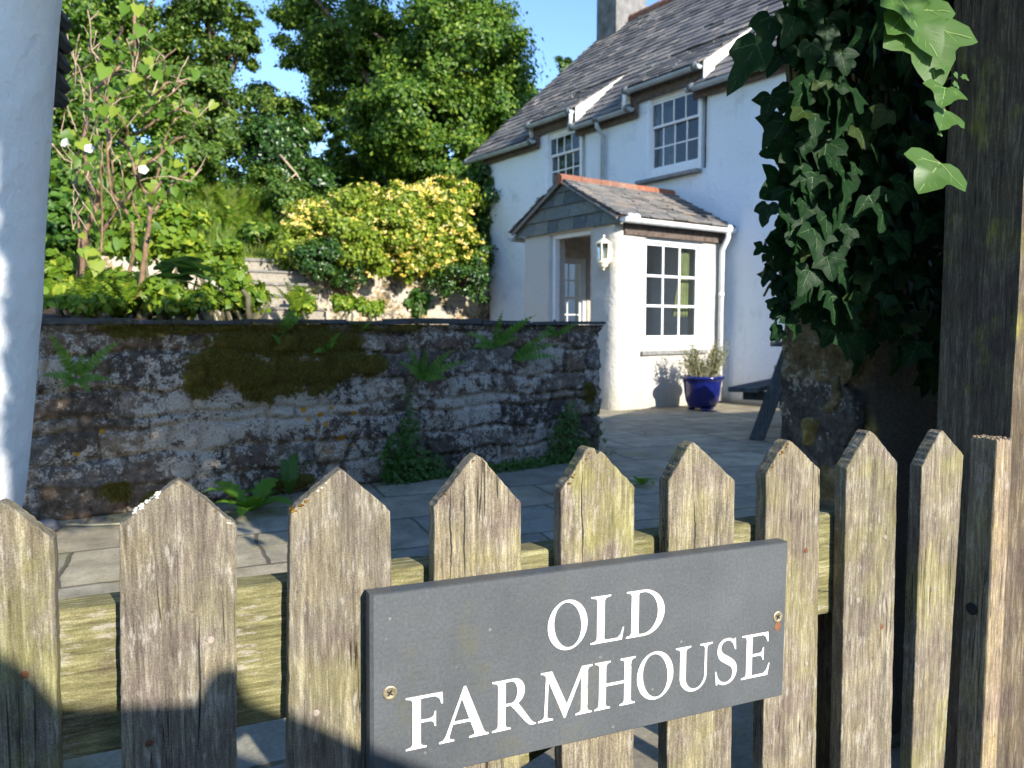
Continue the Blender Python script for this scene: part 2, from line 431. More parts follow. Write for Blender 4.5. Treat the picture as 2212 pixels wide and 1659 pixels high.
M['tree'] = mat_leaf('broadleaf_foliage', (0.045,0.110,0.015), (0.112,0.206,0.022), (0.237,0.325,0.037), .38)
M['tree2'] = mat_leaf('dull_foliage', (0.042,0.099,0.018), (0.107,0.189,0.029), (0.208,0.273,0.046), .36)
M['dark_bush'] = mat_leaf('dark_evergreen_foliage', (0.015,0.050,0.010), (0.040,0.098,0.016), (0.088,0.163,0.025), .22, .35, .5)
M['honey'] = mat_leaf('honeysuckle_foliage', (.10,.17,.014), (.24,.32,.026), (.42,.45,.06), .38)
M['petal'] = mat_leaf('honeysuckle_petals', (.80,.58,.08), (.84,.69,.20), (.88,.82,.50), .3)
M['bed'] = mat_leaf('lush_bed_foliage', (0.088,0.176,0.015), (0.209,0.319,0.028), (0.363,0.418,0.044), .42)
M['big_leaf'] = mat_leaf('broad_dark_foliage', (.02,.075,.02), (.045,.115,.03), None, .3)
M['grass'] = mat_leaf('tall_grass', (.07,.14,.012), (.16,.25,.025), (.26,.28,.06), .4)
M['lawn'] = mat_leaf('short_lawn_grass', (.14,.20,.02), (.24,.29,.04), None, .35)
M['bindweed'] = mat_leaf('bindweed_foliage', (.07,.16,.015), (.16,.27,.025), (.27,.34,.04), .45)
M['bind_flower'] = mat_leaf('white_trumpet_petals', (.80,.80,.78), (.85,.85,.83), None, .3)
M['fern'] = mat_leaf('fern_green', (.07,.20,.022), (.15,.30,.03), None, .4)
M['weed'] = mat_leaf('weed_green', (.035,.10,.015), (.085,.18,.022), None, .35)
M['herb'] = mat_leaf('grey_green_herb', (.11,.13,.055), (.20,.21,.09), (.34,.28,.12), .3)
M['moss'] = mat_leaf('hanging_moss', (.06,.048,.010), (.13,.10,.018), (.19,.17,.028), .25, .9, .1)
M['litter'] = mat_leaf('dry_leaf_litter', (.10,.07,.03), (.20,.15,.07), (.16,.17,.05), .1, .9, .1)
M['ivy'] = mat_leaf('ivy_leaf_green', (.007,.027,.011), (.014,.042,.014), (.032,.056,.014), .30, .5, .12)  # shaded copy of the ivy leaf, shade put into a darkened colour
M['ivy_lit'] = mat_leaf('sunlit_ivy_leaf_green', (.055,.125,.028), (.07,.145,.03), None, .30, .42, .35)  # lighter ivy copy for sun-catching leaves, sunlight put into the colour
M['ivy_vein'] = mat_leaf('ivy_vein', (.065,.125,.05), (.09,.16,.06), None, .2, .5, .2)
M['ivy_vein_lit'] = mat_leaf('sunlit_ivy_vein', (.22,.32,.10), (.25,.36,.12), None, .2, .5, .2)  # vein colour lightened along with the sunlit leaf copy

# ---------------------------------------------------------------- leaf clouds (numpy)
T_LEAF = (np.array([(0,0,0),(.34,.42,.07),(0,1,-.06),(-.34,.42,.07)]), [(0,1,2),(0,2,3)])
T_OVAL = (np.array([(0,0,0),(.26,.22,.05),(.30,.58,.05),(0,1,-.05),(-.30,.58,.05),(-.26,.22,.05)]), [(0,1,2,3),(0,3,4,5)])
T_HEART = (np.array([(0,.08,0),(.22,-.10,.02),(.42,.10,.06),(.33,.52,.06),(0,1,-.06),(-.33,.52,.06),(-.42,.10,.06),(-.22,-.10,.02)]), [(0,1,2,3),(0,3,4),(0,4,5),(0,5,6,7)])
T_BLADE = (np.array([(-.03,0,0),(.03,0,0),(.024,.5,.05),(-.024,.5,.05),(0,1,.22)]), [(0,1,2,3),(3,2,4)])

def unit(a):
    return a / np.maximum(np.linalg.norm(a, axis=1, keepdims=True), 1e-9)

def np_mesh(name, V, faces_per, nt, nv):
    """V (N*nv,3); faces_per: template faces; build with foreach_set"""
    N = len(V) // nv
    me = bpy.data.meshes.new(name)
    me.vertices.add(len(V)); me.vertices.foreach_set('co', V.astype(np.float32).ravel())
    loops, starts, tot = [], [], 0
    tl = np.array([i for f in faces_per for i in f]); lens = np.array([len(f) for f in faces_per])
    offs = (np.arange(N) * nv)[:, None]
    L = (tl[None, :] + offs).ravel()
    st = np.concatenate([[0], np.cumsum(lens)[:-1]])
    S = (st[None, :] + (np.arange(N) * len(tl))[:, None]).ravel()
    me.loops.add(len(L)); me.loops.foreach_set('vertex_index', L.astype(np.int32))
    me.polygons.add(len(S)); me.polygons.foreach_set('loop_start', S.astype(np.int32))
    me.update(calc_edges=True)
    return me

def leaves(name, P, Nn, size, tmpl, mat, parent=None, direction=None, rng=RNG, spread=1.0):
    """one mesh of leaves: points P, leaf normals Nn, leaf lengths size; direction = where the tips point"""
    tv, tf = tmpl
    N = len(P)
    n = unit(Nn)
    d = rng.normal(size=(N, 3)) if direction is None else direction + rng.normal(size=(N, 3)) * .35 * spread
    d = d - n * np.sum(d * n, axis=1, keepdims=True)
    d = unit(d)
    x = np.cross(d, n)
    s = (size if np.ndim(size) else np.full(N, size))[:, None, None]
    V = P[:, None, :] + s * (x[:, None, :] * tv[None, :, 0:1] + d[:, None, :] * tv[None, :, 1:2] + n[:, None, :] * tv[None, :, 2:3])
    me = np_mesh(name, V.reshape(-1, 3), tf, 0, len(tv))
    return link(name, me, mat, parent)

def clump_points(center, radii, ncl, per, rng, clr=.28, shell=.55, flat=.7, droop=0.0):
    """points grouped into leafy clumps through an ellipsoid; returns P, outward normals, clump centres"""
    center = np.array(center, float); radii = np.array(radii, float)
    u = unit(rng.normal(size=(ncl, 3)))
    r = shell + (1 - shell) * rng.random(ncl) ** .6
    r *= 1 + .16 * rng.normal(size=ncl)
    C = u * r[:, None] * radii
    k = np.repeat(np.arange(ncl), per)
    cr = clr * radii.mean() * (0.6 + .8 * rng.random(ncl))
    loc = rng.normal(size=(len(k), 3)) * .5
    loc[:, 2] *= flat
    P = C[k] + loc * cr[k][:, None]
    Nn = unit(P / radii) * .8 + unit(loc) * .8 + rng.normal(size=P.shape) * .55 + np.array([0, 0, .45])
    return P + center, Nn, C + center

def loc_mesh(o, base):
    """shift a mesh so that its origin sits at base (world geometry unchanged)"""
    o.data.transform(Matrix.Translation(-Vector(base)))
    o.location = Vector(base)

def tree(name, label, base, blobs, leaf, mat, trunk_r=.2, seed=1, limbs=14, group=None, tmpl=T_LEAF, cat='tree', dens=1.0):
    """blobs: list of (centre, radii, clumps, leaves per clump)"""
    rng = np.random.default_rng(seed); rnd = random.Random(seed)
    base = Vector(base)
    root = empty(name, base, 0, label, cat, group)
    PP, NN, CC = [], [], []
    for c, rad, ncl, per in blobs:
        p, n, cc = clump_points(Vector(c) - base, rad, ncl, int(per * dens), rng)
        PP.append(p); NN.append(n); CC.append(cc)
    P = np.concatenate(PP); Nn = np.concatenate(NN); C = np.concatenate(CC)
    sz = leaf * (.6 + .8 * rng.random(len(P)))
    leaves('crown', P, Nn, sz, tmpl, mat, root, rng=rng)
    mb = MB()
    top = Vector(np.mean(C, axis=0)); 
    tr = [Vector((0, 0, -.2)), top * .25 + Vector((rnd.uniform(-.2, .2), 0, 0)), top * .55 + Vector((rnd.uniform(-.3, .3), 0, 0)), top]
    mb.tube(tr, [trunk_r * 1.25, trunk_r, trunk_r * .8, trunk_r * .45], 10)
    for i in range(limbs):
        q = Vector(C[rnd.randrange(len(C))])
        a = tr[1].lerp(tr[3], rnd.uniform(0, .9)); mid = a.lerp(q, .55) + Vector((rnd.uniform(-.2, .2), rnd.uniform(-.2, .2), rnd.uniform(-.1, .3)))
        mb.tube([a, mid, q], [trunk_r * .42, trunk_r * .25, trunk_r * .08], 6)
    mb.build('trunk', M['bark'], root, sm=True)
    return root

def bush(name, label, base, blobs, leaf, mat, seed=1, group=None, tmpl=T_LEAF, cat='bush', stems=8, stem_mat=None):
    rng = np.random.default_rng(seed); rnd = random.Random(seed)
    base = Vector(base); root = empty(name, base, 0, label, cat, group)
    PP, NN, CC = [], [], []
    for c, rad, ncl, per in blobs:
        p, n, cc = clump_points(Vector(c) - base, rad, ncl, per, rng, clr=.32)
        PP.append(p); NN.append(n); CC.append(cc)
    P = np.concatenate(PP); C = np.concatenate(CC)
    leaves('foliage', P, np.concatenate(NN), leaf * (.6 + .8 * rng.random(len(P))), tmpl, mat, root, rng=rng)
    mb = MB()
    for i in range(stems):
        q = Vector(C[rnd.randrange(len(C))]); b = Vector((rnd.uniform(-.15, .15), rnd.uniform(-.15, .15), -.05))
        mb.tube([b, b.lerp(q, .5) + Vector((rnd.uniform(-.1, .1), rnd.uniform(-.1, .1), .05)), q], [.03, .02, .006], 5)
    mb.build('stems', stem_mat or M['bark'], root, sm=True)
    return root
# ---------------------------------------------------------------- camera, sun, sky
cam = bpy.data.cameras.new('camera'); co = bpy.data.objects.new('camera', cam); COL.objects.link(co)
co.location = EYE; co.rotation_euler = (R(90) - PITCH, 0, 0)
cam.sensor_width = 36.0; cam.lens = 36.0 * F / 2212.0
cam.clip_start = .05; cam.clip_end = 2000
cam.dof.use_dof = True; cam.dof.focus_distance = .95; cam.dof.aperture_fstop = 11.0
sc.camera = co

EL = R(22.0); SH = Vector((.6, -.8, 0))
sdir = Vector((SH.x * math.cos(EL), SH.y * math.cos(EL), math.sin(EL)))
sun = bpy.data.lights.new('sun', 'SUN'); so = bpy.data.objects.new('sun', sun); COL.objects.link(so)
sun.energy = 4.1; sun.angle = R(.5); sun.color = (1.0, .93, .82)
so.rotation_euler = sdir.to_track_quat('Z', 'Y').to_euler()
so.location = sdir * 40
w = bpy.data.worlds.new('World'); sc.world = w; w.use_nodes = True
nt = w.node_tree; bg = nt.nodes['Background']
sky = nt.nodes.new('ShaderNodeTexSky'); sky.sky_type = 'NISHITA'; sky.sun_disc = False
sky.sun_elevation = EL; sky.sun_rotation = math.atan2(SH.x, SH.y)
sky.air_density = 1.0; sky.dust_density = .15; sky.ozone_density = 3.0
hs_ = nt.nodes.new('ShaderNodeHueSaturation'); hs_.inputs['Saturation'].default_value = 1.10; hs_.inputs['Hue'].default_value = .508
nt.links.new(sky.outputs[0], hs_.inputs['Color']); nt.links.new(hs_.outputs[0], bg.inputs['Color']); bg.inputs['Strength'].default_value = .15
sc.view_settings.view_transform = 'Standard'; sc.view_settings.look = 'None'; sc.view_settings.gamma = 1.0
sc.view_settings.exposure = 1.25
sc.cycles.use_denoising = True
sc.cycles.max_bounces = 8; sc.cycles.diffuse_bounces = 4; sc.cycles.transparent_max_bounces = 12
sc.cycles.sample_clamp_indirect = 6.0
sc.cycles.use_adaptive_sampling = True; sc.cycles.adaptive_threshold = .015

# ---------------------------------------------------------------- ground sheets
MB().add([(-600,-600,-.03),(600,-600,-.03),(600,600,-.03),(-600,600,-.03)], [(0,1,2,3)]).build('ground', M['field'])['kind'] = 'structure'
MB().add([(-40,-14,-.012),(40,-14,-.012),(40,2.2,-.012),(-40,2.2,-.012)], [(0,1,2,3)]).build('lane', M['lane'])['kind'] = 'structure'

HA = -54.7                                    # heading of the house front (its local x runs along the facade to the right)
J = Vector((2.81, 10.28, 0))
def hmat(): return Matrix.Translation(J) @ Matrix.Rotation(R(HA), 4, 'Z')
HM = hmat(); HI = HM.inverted()

# patio of slate flags, laid along the gate so that the joints run as in the photo
mb = MB(); nx, ny = 60, 60
vs, fs = [], []
for j in range(ny + 1):
    for i in range(nx + 1):
        x = -6 + 16 * i / nx; y = -.2 + 15 * j / ny
        vs.append((x, y, .006 * noise.noise(Vector((x * 1.3, y * 1.3, 3)))))
for j in range(ny):
    for i in range(nx):
        a = j * (nx + 1) + i
        fs.append((a, a + 1, a + nx + 2, a + nx + 1))
GA = math.atan2(.394, .919)
p = mb.add(vs, fs).build('patio', M['flags'], None, (0, .85, 0), GA, sm=True)
p['kind'] = 'structure'

# ---------------------------------------------------------------- gate
G0 = Vector((0, .85, 0)); GX = Vector((.919, .394, 0)).normalized(); GY = Vector((-GX.y, GX.x, 0))
def gl(u, v, yo=0.0):
    q = on_plane(u, v, G0 + GY * yo, GY) - G0
    return q.dot(GX), q.z
def gw(s, y, z): return G0 + GX * s + GY * y + Vector((0, 0, z))

gate = empty('picket_gate', G0, GA, 'weathered grey brown picket gate with pointed tops carrying the slate name sign', 'gate')

def picket_mesh(prof, seed, thick=.021, notch=None, rough=.0011):
    """prof: left foot, left shoulder, apex, right shoulder, right foot in (s, z)"""
    rnd = random.Random(seed)
    pts = []
    for i in range(len(prof) - 1):
        (x0, z0), (x1, z1) = prof[i], prof[i + 1]
        L = math.hypot(x1 - x0, z1 - z0); n = max(2, int(L / .004))
        sloped = 0 < i < len(prof) - 2
        for k in range(n):
            f = k / n
            x = x0 + (x1 - x0) * f; z = z0 + (z1 - z0) * f
            a = rough * (1.2 if sloped else 1.0)
            d = (noise.noise(Vector((x * 45 + seed * 7.7, z * 35, seed))) + .5 * noise.noise(Vector((x * 210, z * 210, seed)))) * a + rnd.uniform(-.35, .35) * a * (1.0 if sloped else .25)
            nx_, nz_ = (-(z1 - z0) / L, (x1 - x0) / L)
            pts.append((x + nx_ * d, z + nz_ * d))
    pts.append(prof[-1])
    n = len(pts)
    bm = bmesh.new()
    f0 = [bm.verts.new((x, 0, z)) for x, z in pts]
    f1 = [bm.verts.new((x + rnd.uniform(-.0004, .0004), thick, z + rnd.uniform(-.0004, .0004))) for x, z in pts]
    bm.faces.new(list(reversed(f0))); bm.faces.new(f1)
    for i in range(n):
        j = (i + 1) % n
        bm.faces.new((f0[i], f0[j], f1[j], f1[i]))
    bmesh.ops.recalc_face_normals(bm, faces=bm.faces)
    me = bpy.data.meshes.new('picket'); bm.to_mesh(me); bm.free()
    return me

# photo outlines: bottom-left, shoulder-left, apex, shoulder-right, bottom-right (front faces)
PK = [
    [(-42,1659), (-66,1176), (0,1085), (117,1165), (129,1659)],
    [(262,1659), (257,1134), (383,1038), (511,1135), (511,1659)],
    [(622,1659), (627,1106), (735,1014), (844,1104), (850,1659)],
    [(938,1659), (938,1097), (1029,983), (1126,1086), (1125,1659)],
    [(1214,1659), (1211,1064), (1278,968), (1371,1053), (1369,1659)],
    [(1441,1659), (1444,1042), (1497,955), (1588,1038), (1580,1659)],
    [(1648,1659), (1655,1024), (1704,951), (1772,1014), (1763,1659)],
    [(1816,1659), (1829,1013), (1880,930), (1939,1000), (1925,1659)],
    [(1969,1659), (1992,1008), (2036,929), (2082,984), (2040,1659)],
]
NAILS = [[(54,1457,'rust')], [(455,1382,'nail'), (322,1605,'rust')], [(683,1540,'nail')], [], [], [], [(1741,1189,'rust'), (1741,1434,'nail')],
         [(1912,1161,'nail'), (1853,1297,'nail'), (1905,1354,'rust')], [(2014,1273,'nail')]]
for i, pk in enumerate(PK):
    prof = [gl(*q) for q in pk]
    (sa, za), (sb_, zb) = prof[0], prof[1]
    foot = .07
    bl = sa + (sa - sb_) * (za - foot) / max(.05, zb - za)
    (sc_, zc), (sd, zd) = prof[4], prof[3]
    br_ = sc_ + (sc_ - sd) * (zc - foot) / max(.05, zd - zc)
    ap = prof[2]
    # blunt, worn tip
    tip = [(ap[0] - .006, ap[1] - .004), (ap[0] + .001, ap[1]), (ap[0] + .007, ap[1] - .004)]
    if i == 4: tip = [(ap[0] - .010, ap[1] - .006), (ap[0] - .004, ap[1] + .001), (ap[0] + .004, ap[1] - .001), (ap[0] + .0075, ap[1] - .0085), (ap[0] + .012, ap[1] - .0035), (ap[0] + .019, ap[1] - .0095)]
    me = picket_mesh([(bl, foot), prof[1]] + tip + [prof[3], (br_, foot)], i + 3)
    o = link('picket', me, M['picket'], gate)
    b = o.modifiers.new('bevel', 'BEVEL'); b.width = .0016; b.segments = 2; b.limit_method = 'ANGLE'; b.angle_limit = R(50)
    for (u, v, k) in NAILS[i]:
        s, z = gl(u, v)
        nb = MB().lathe([(.0036, 0), (.0036, .0004), (.0028, .0009), (.0, .0010)], 12)
        nb.v = [(s + x, -zz, z + y) for x, y, zz in nb.v]
        nb.build('nail', M[k], o, recalc=True)
# crusts of lichen and moss on worn tips, following the cut edges
def crust(pk, segs, mat, seed, n, r=.0014, name='lichen', inset=.0012):
    mb = MB(); rnd = random.Random(seed)
    for (p, q) in segs:
        a, b = Vector(gl(*p)), Vector(gl(*q)); d = (b - a).normalized(); out = Vector((-d.y, d.x))
        if out.y < 0: out = -out
        for k in range(n):
            f = rnd.random(); m = a.lerp(b, f) - out * (inset + abs(rnd.gauss(0, .0012)))
            mb.blob((m.x, rnd.uniform(-.0006, .019), m.y), r * rnd.uniform(.4, 1.25), rnd.random() * 50, 1, .8, squash=(1.3, 1, .8))
    return mb.build(name, mat, pk, sm=True)
PKO = [o for o in gate.children]
crust(PKO[1], [((283,1108),(345,1063))], M['lichen'], 1, 70)
crust(PKO[1], [((345,1066),(383,1038)), ((383,1038),(470,1103))], M['brownmoss'], 11, 26, .0011)
crust(PKO[1], [((488,1118),(509,1134))], M['lichen'], 12, 22)
crust(PKO[2], [((655,1082),(705,1039))], M['lichen'], 2, 60)
crust(PKO[2], [((629,1104),(660,1078))], M['brownmoss'], 3, 90, .0019)
crust(PKO[2], [((735,1014),(842,1102))], M['brownmoss'], 13, 40, .0010)
crust(PKO[3], [((940,1090),(1022,990))], M['brownmoss'], 14, 50, .0011)
crust(PKO[4], [((1213,1060),(1272,975))], M['brownmoss'], 4, 120, .0016)
crust(PKO[5], [((1446,1040),(1492,962))], M['brownmoss'], 15, 50, .0011)
crust(PKO[6], [((1657,1022),(1700,955))], M['brownmoss'], 5, 150, .0018)
crust(PKO[7], [((1832,1010),(1876,936))], M['brownmoss'], 6, 60, .0014)
crust(PKO[7], [((1840,1000),(1876,936))], M['lichen'], 16, 24, .0012)

# long drying cracks, their dark depth painted as thin black strips
for pk_, path in ((3, ((974,1053),(972,1120),(975,1180),(972,1262))), (3, ((1002,1036),(1004,1110),(1002,1180),(1005,1256))), (4, ((1258,1018),(1256,1090),(1259,1160),(1257,1240))), (5, ((1500,1085),(1502,1150),(1499,1200))), (1, ((430,1330),(432,1480),(428,1640)))):
    pts = []
    for (u0, v0), (u1, v1) in zip(path, path[1:]):
        for k in range(8): pts.append(gl(u0 + (u1-u0) * k / 8 + random.uniform(-.9, .9), v0 + (v1-v0) * k / 8))
    n = len(pts); vs = []
    for k, (s, z) in enumerate(pts):
        w_ = .0008 * math.sin(math.pi * (k + .3) / n) * random.uniform(.7, 1.2) + .0002
        vs += [(s - w_, -.00025, z), (s + w_, -.00025, z)]
    MB().add(vs, [(2*k, 2*k+1, 2*k+3, 2*k+2) for k in range(n - 1)]).build('crack', M['black'], PKO[pk_])

# rails behind the pickets
def rail(z0, z1, s0, s1, name='rail', y0=.0225, y1=.060):
    bm = bmesh.new(); n = 60; rows = []
    for i in range(n + 1):
        s = s0 + (s1 - s0) * i / n
        j = lambda k: .0015 * noise.noise(Vector((s * 9, k * 5.1, z0)))
        rows.append([bm.verts.new((s, y0 + .0005, z0 + j(1))), bm.verts.new((s, y0 + .0005, z1 + j(2))), bm.verts.new((s, y1, z1 + j(3))), bm.verts.new((s, y1, z0 + j(4)))])
    for a, b in zip(rows, rows[1:]):
        for k in range(4):
            bm.faces.new((a[k], a[(k + 1) % 4], b[(k + 1) % 4], b[k]))
    bm.faces.new(rows[0]); bm.faces.new(list(reversed(rows[-1])))
    bmesh.ops.recalc_face_normals(bm, faces=bm.faces)
    me = bpy.data.meshes.new(name); bm.to_mesh(me); bm.free()
    o = link(name, me, M['rail'], gate)
    b = o.modifiers.new('bevel', 'BEVEL'); b.width = .004; b.segments = 2; b.limit_method = 'ANGLE'; b.angle_limit = R(50)
    return o
rail(.592, .738, -.80, .600)
rail(.16, .27, -.80, .600)
# hinge-side stile and diagonal brace behind the rails
MB().box((.50, .0612, .10), (.575, .095, .70)).build('stile', M['picket'], gate, bevel=.006)
a, b = Vector((-.72, .0805, .22)), Vector((.46, .0805, .66))
d = (b - a).normalized(); pn = Vector((-d.z, 0, d.x)) * .05; hy = Vector((0, .0188, 0))
MB().add([a-pn-hy, b-pn-hy, b+pn-hy, a+pn-hy, a-pn+hy, b-pn+hy, b+pn+hy, a+pn+hy],
         [(0,1,2,3),(7,6,5,4),(0,4,5,1),(1,5,6,2),(2,6,7,3),(3,7,4,0)]).build('brace', M['rail'], gate, recalc=True, bevel=.004)
# latch-side hanging stile strip seen in the gap right of the sign
MB().box((.452, .0228, .18), (.474, .058, .5885)).build('stile', M['picket'], gate, bevel=.006)

# ---------------------------------------------------------------- stop batten and the gate post
s0, z0 = gl(2145, 1000, 0); 
STY = -.004
bat = empty('stop_batten', gw(.785, STY, 0), GA, 'short square batten with saw-cut top standing against the tall gate post', 'post')
bm = bmesh.new()
def solve_depth(s, y0, u):
    """depth behind the gate plane at which the left face ends at photo column u"""
    for k in range(400):
        q = gw(s, y0 + k * .001, 1.0)
        if CX + F * q.x / q.y < u: return k * .001
    return .1
bs = gl(2147, 1100, STY)[0]; W = gl(2181, 1100, STY)[0] - bs; D = solve_depth(bs, STY, 2104); H = gl(2140, 948, STY + .02)[1]
bat.location = gw(bs, STY, 0); print('batten', bs, W, D, H)
vs = []
for k in range(41):
    z = H * k / 40
    vs.append([bm.verts.new((x + .0016 * noise.noise(Vector((z * 14, q * 3.3, 1))), y + .0016 * noise.noise(Vector((z * 14, q * 3.3, 9))), z)) for q, (x, y) in enumerate(((0, 0), (W, 0), (W, D), (0, D)))])
for a, b in zip(vs, vs[1:]):
    for k in range(4): bm.faces.new((a[k], a[(k+1) % 4], b[(k+1) % 4], b[k]))
bm.faces.new(list(reversed(vs[0])))
# saw-cut top: a grid of small blocks
bm.faces.new(vs[-1])
for i in range(5):
    for j in range(6):
        x0 = W * (i + .12) / 5; x1 = W * (i + .92) / 5; y0 = D * (j + .1) / 6; y1 = D * (j + .92) / 6; hh = H + random.uniform(.0018, .0045)
        q = [bm.verts.new(p) for p in ((x0,y0,H-.001),(x1,y0,H-.001),(x1,y1,H-.001),(x0,y1,H-.001),(x0,y0,hh),(x1,y0,hh),(x1,y1,hh),(x0,y1,hh))]
        for f in ((4,5,6,7),(0,1,5,4),(1,2,6,5),(2,3,7,6),(3,0,4,7)): bm.faces.new([q[a] for a in f])
bmesh.ops.recalc_face_normals(bm, faces=bm.faces)
me = bpy.data.meshes.new('batten_body'); bm.to_mesh(me); bm.free()
o = link('batten_body', me, M['stop'], bat); b = o.modifiers.new('bevel', 'BEVEL'); b.width = .003; b.segments = 2; b.limit_method = 'ANGLE'; b.angle_limit = R(50)
# dark knot hole low on its left face, and two nails
def disc(parent, name, s, y, z, r, mat, axis):
    mb = MB().lathe([(r, 0), (r, .0006), (r * .7, .0014), (0, .0016)], 14)
    mb.v = [((-zz, x, y_) if axis == 'x' else (x, -zz, y_)) for x, y_, zz in mb.v]
    mb.v = [(a + s, b + y, c_ + z) for a, b, c_ in mb.v]
    return mb.build(name, mat, parent, recalc=True)
disc(bat, 'knot_hole', -.0004, .028, .555, .010, M['black'], 'x')
disc(bat, 'nail', -.0004, .022, .762, .0045, M['nail'], 'x')

def rough_post(name, mat, parent, w, d, h, seed, n=60, amp=.003):
    bm = bmesh.new(); rows = []
    per = []
    for k in range(10): per.append((w * k / 10, 0, 0, -1))
    for k in range(10): per.append((w, d * k / 10, 1, 0))
    for k in range(10): per.append((w - w * k / 10, d, 0, 1))
    for k in range(10): per.append((0, d - d * k / 10, -1, 0))
    for i in range(n + 1):
        z = h * i / n; row = []
        for q, (x, y, nx_, ny_) in enumerate(per):
            e = amp * noise.noise(Vector((x * 20 + seed, y * 20, z * 3.0))) + amp * .5 * noise.noise(Vector((x * 90, y * 90 + seed, z * 5)))
            row.append(bm.verts.new((x + nx_ * e, y + ny_ * e, z)))
        rows.append(row)
    m = len(per)
    for a, b in zip(rows, rows[1:]):
        for k in range(m): bm.faces.new((a[k], a[(k+1) % m], b[(k+1) % m], b[k]))
    bm.faces.new(list(reversed(rows[0]))); bm.faces.new(rows[-1])
    bmesh.ops.recalc_face_normals(bm, faces=bm.faces)
    me = bpy.data.meshes.new(name); bm.to_mesh(me); bm.free()
    return link(name, me, mat, parent)
ps_ = gl(2188, 880, .03)[0]; PDp = solve_depth(ps_, .03, 2030); print('post', ps_, PDp)
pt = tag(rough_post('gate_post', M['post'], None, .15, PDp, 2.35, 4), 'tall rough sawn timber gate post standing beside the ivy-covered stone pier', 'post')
pt.location = gw(ps_, .03, 0); pt.rotation_euler = (0, 0, GA)

# ---------------------------------------------------------------- slate name sign
SY = -.0235
def sl(u, v): return gl(u, v, SY)
a1, b1, c1 = sl(797, 1287), sl(1703, 1171), sl(1699, 1497)
sx0, sx1 = a1[0], b1[0]
zt = .5 * (a1[1] + b1[1]); zb = c1[1]
tilt = math.atan2(b1[1] - a1[1], b1[0] - a1[0])
SC = Vector(((sx0 + sx1) / 2, 0, (zt + zb) / 2)); SW, SHT, STH = sx1 - sx0, zt - zb, .0205
sign = empty('name_sign', gw(SC.x, SY, SC.z), 0, 'dark grey slate house sign lettered OLD FARMHOUSE screwed to the picket gate', 'sign')
sign.rotation_euler = Matrix.Rotation(GA, 3, 'Z').to_euler() if abs(tilt) < 1e-4 else (Matrix.Rotation(GA, 3, 'Z') @ Matrix.Rotation(-tilt, 3, 'Y')).to_euler()
def sgn(u, v):
    s, z = sl(u, v); x, z = s - SC.x, z - SC.z
    return (x * math.cos(tilt) + z * math.sin(tilt), -x * math.sin(tilt) + z * math.cos(tilt))
slab = MB().box((-SW/2, 0, -SHT/2), (SW/2, STH, SHT/2)).build('slab', [M['sign'], M['letter']], sign)

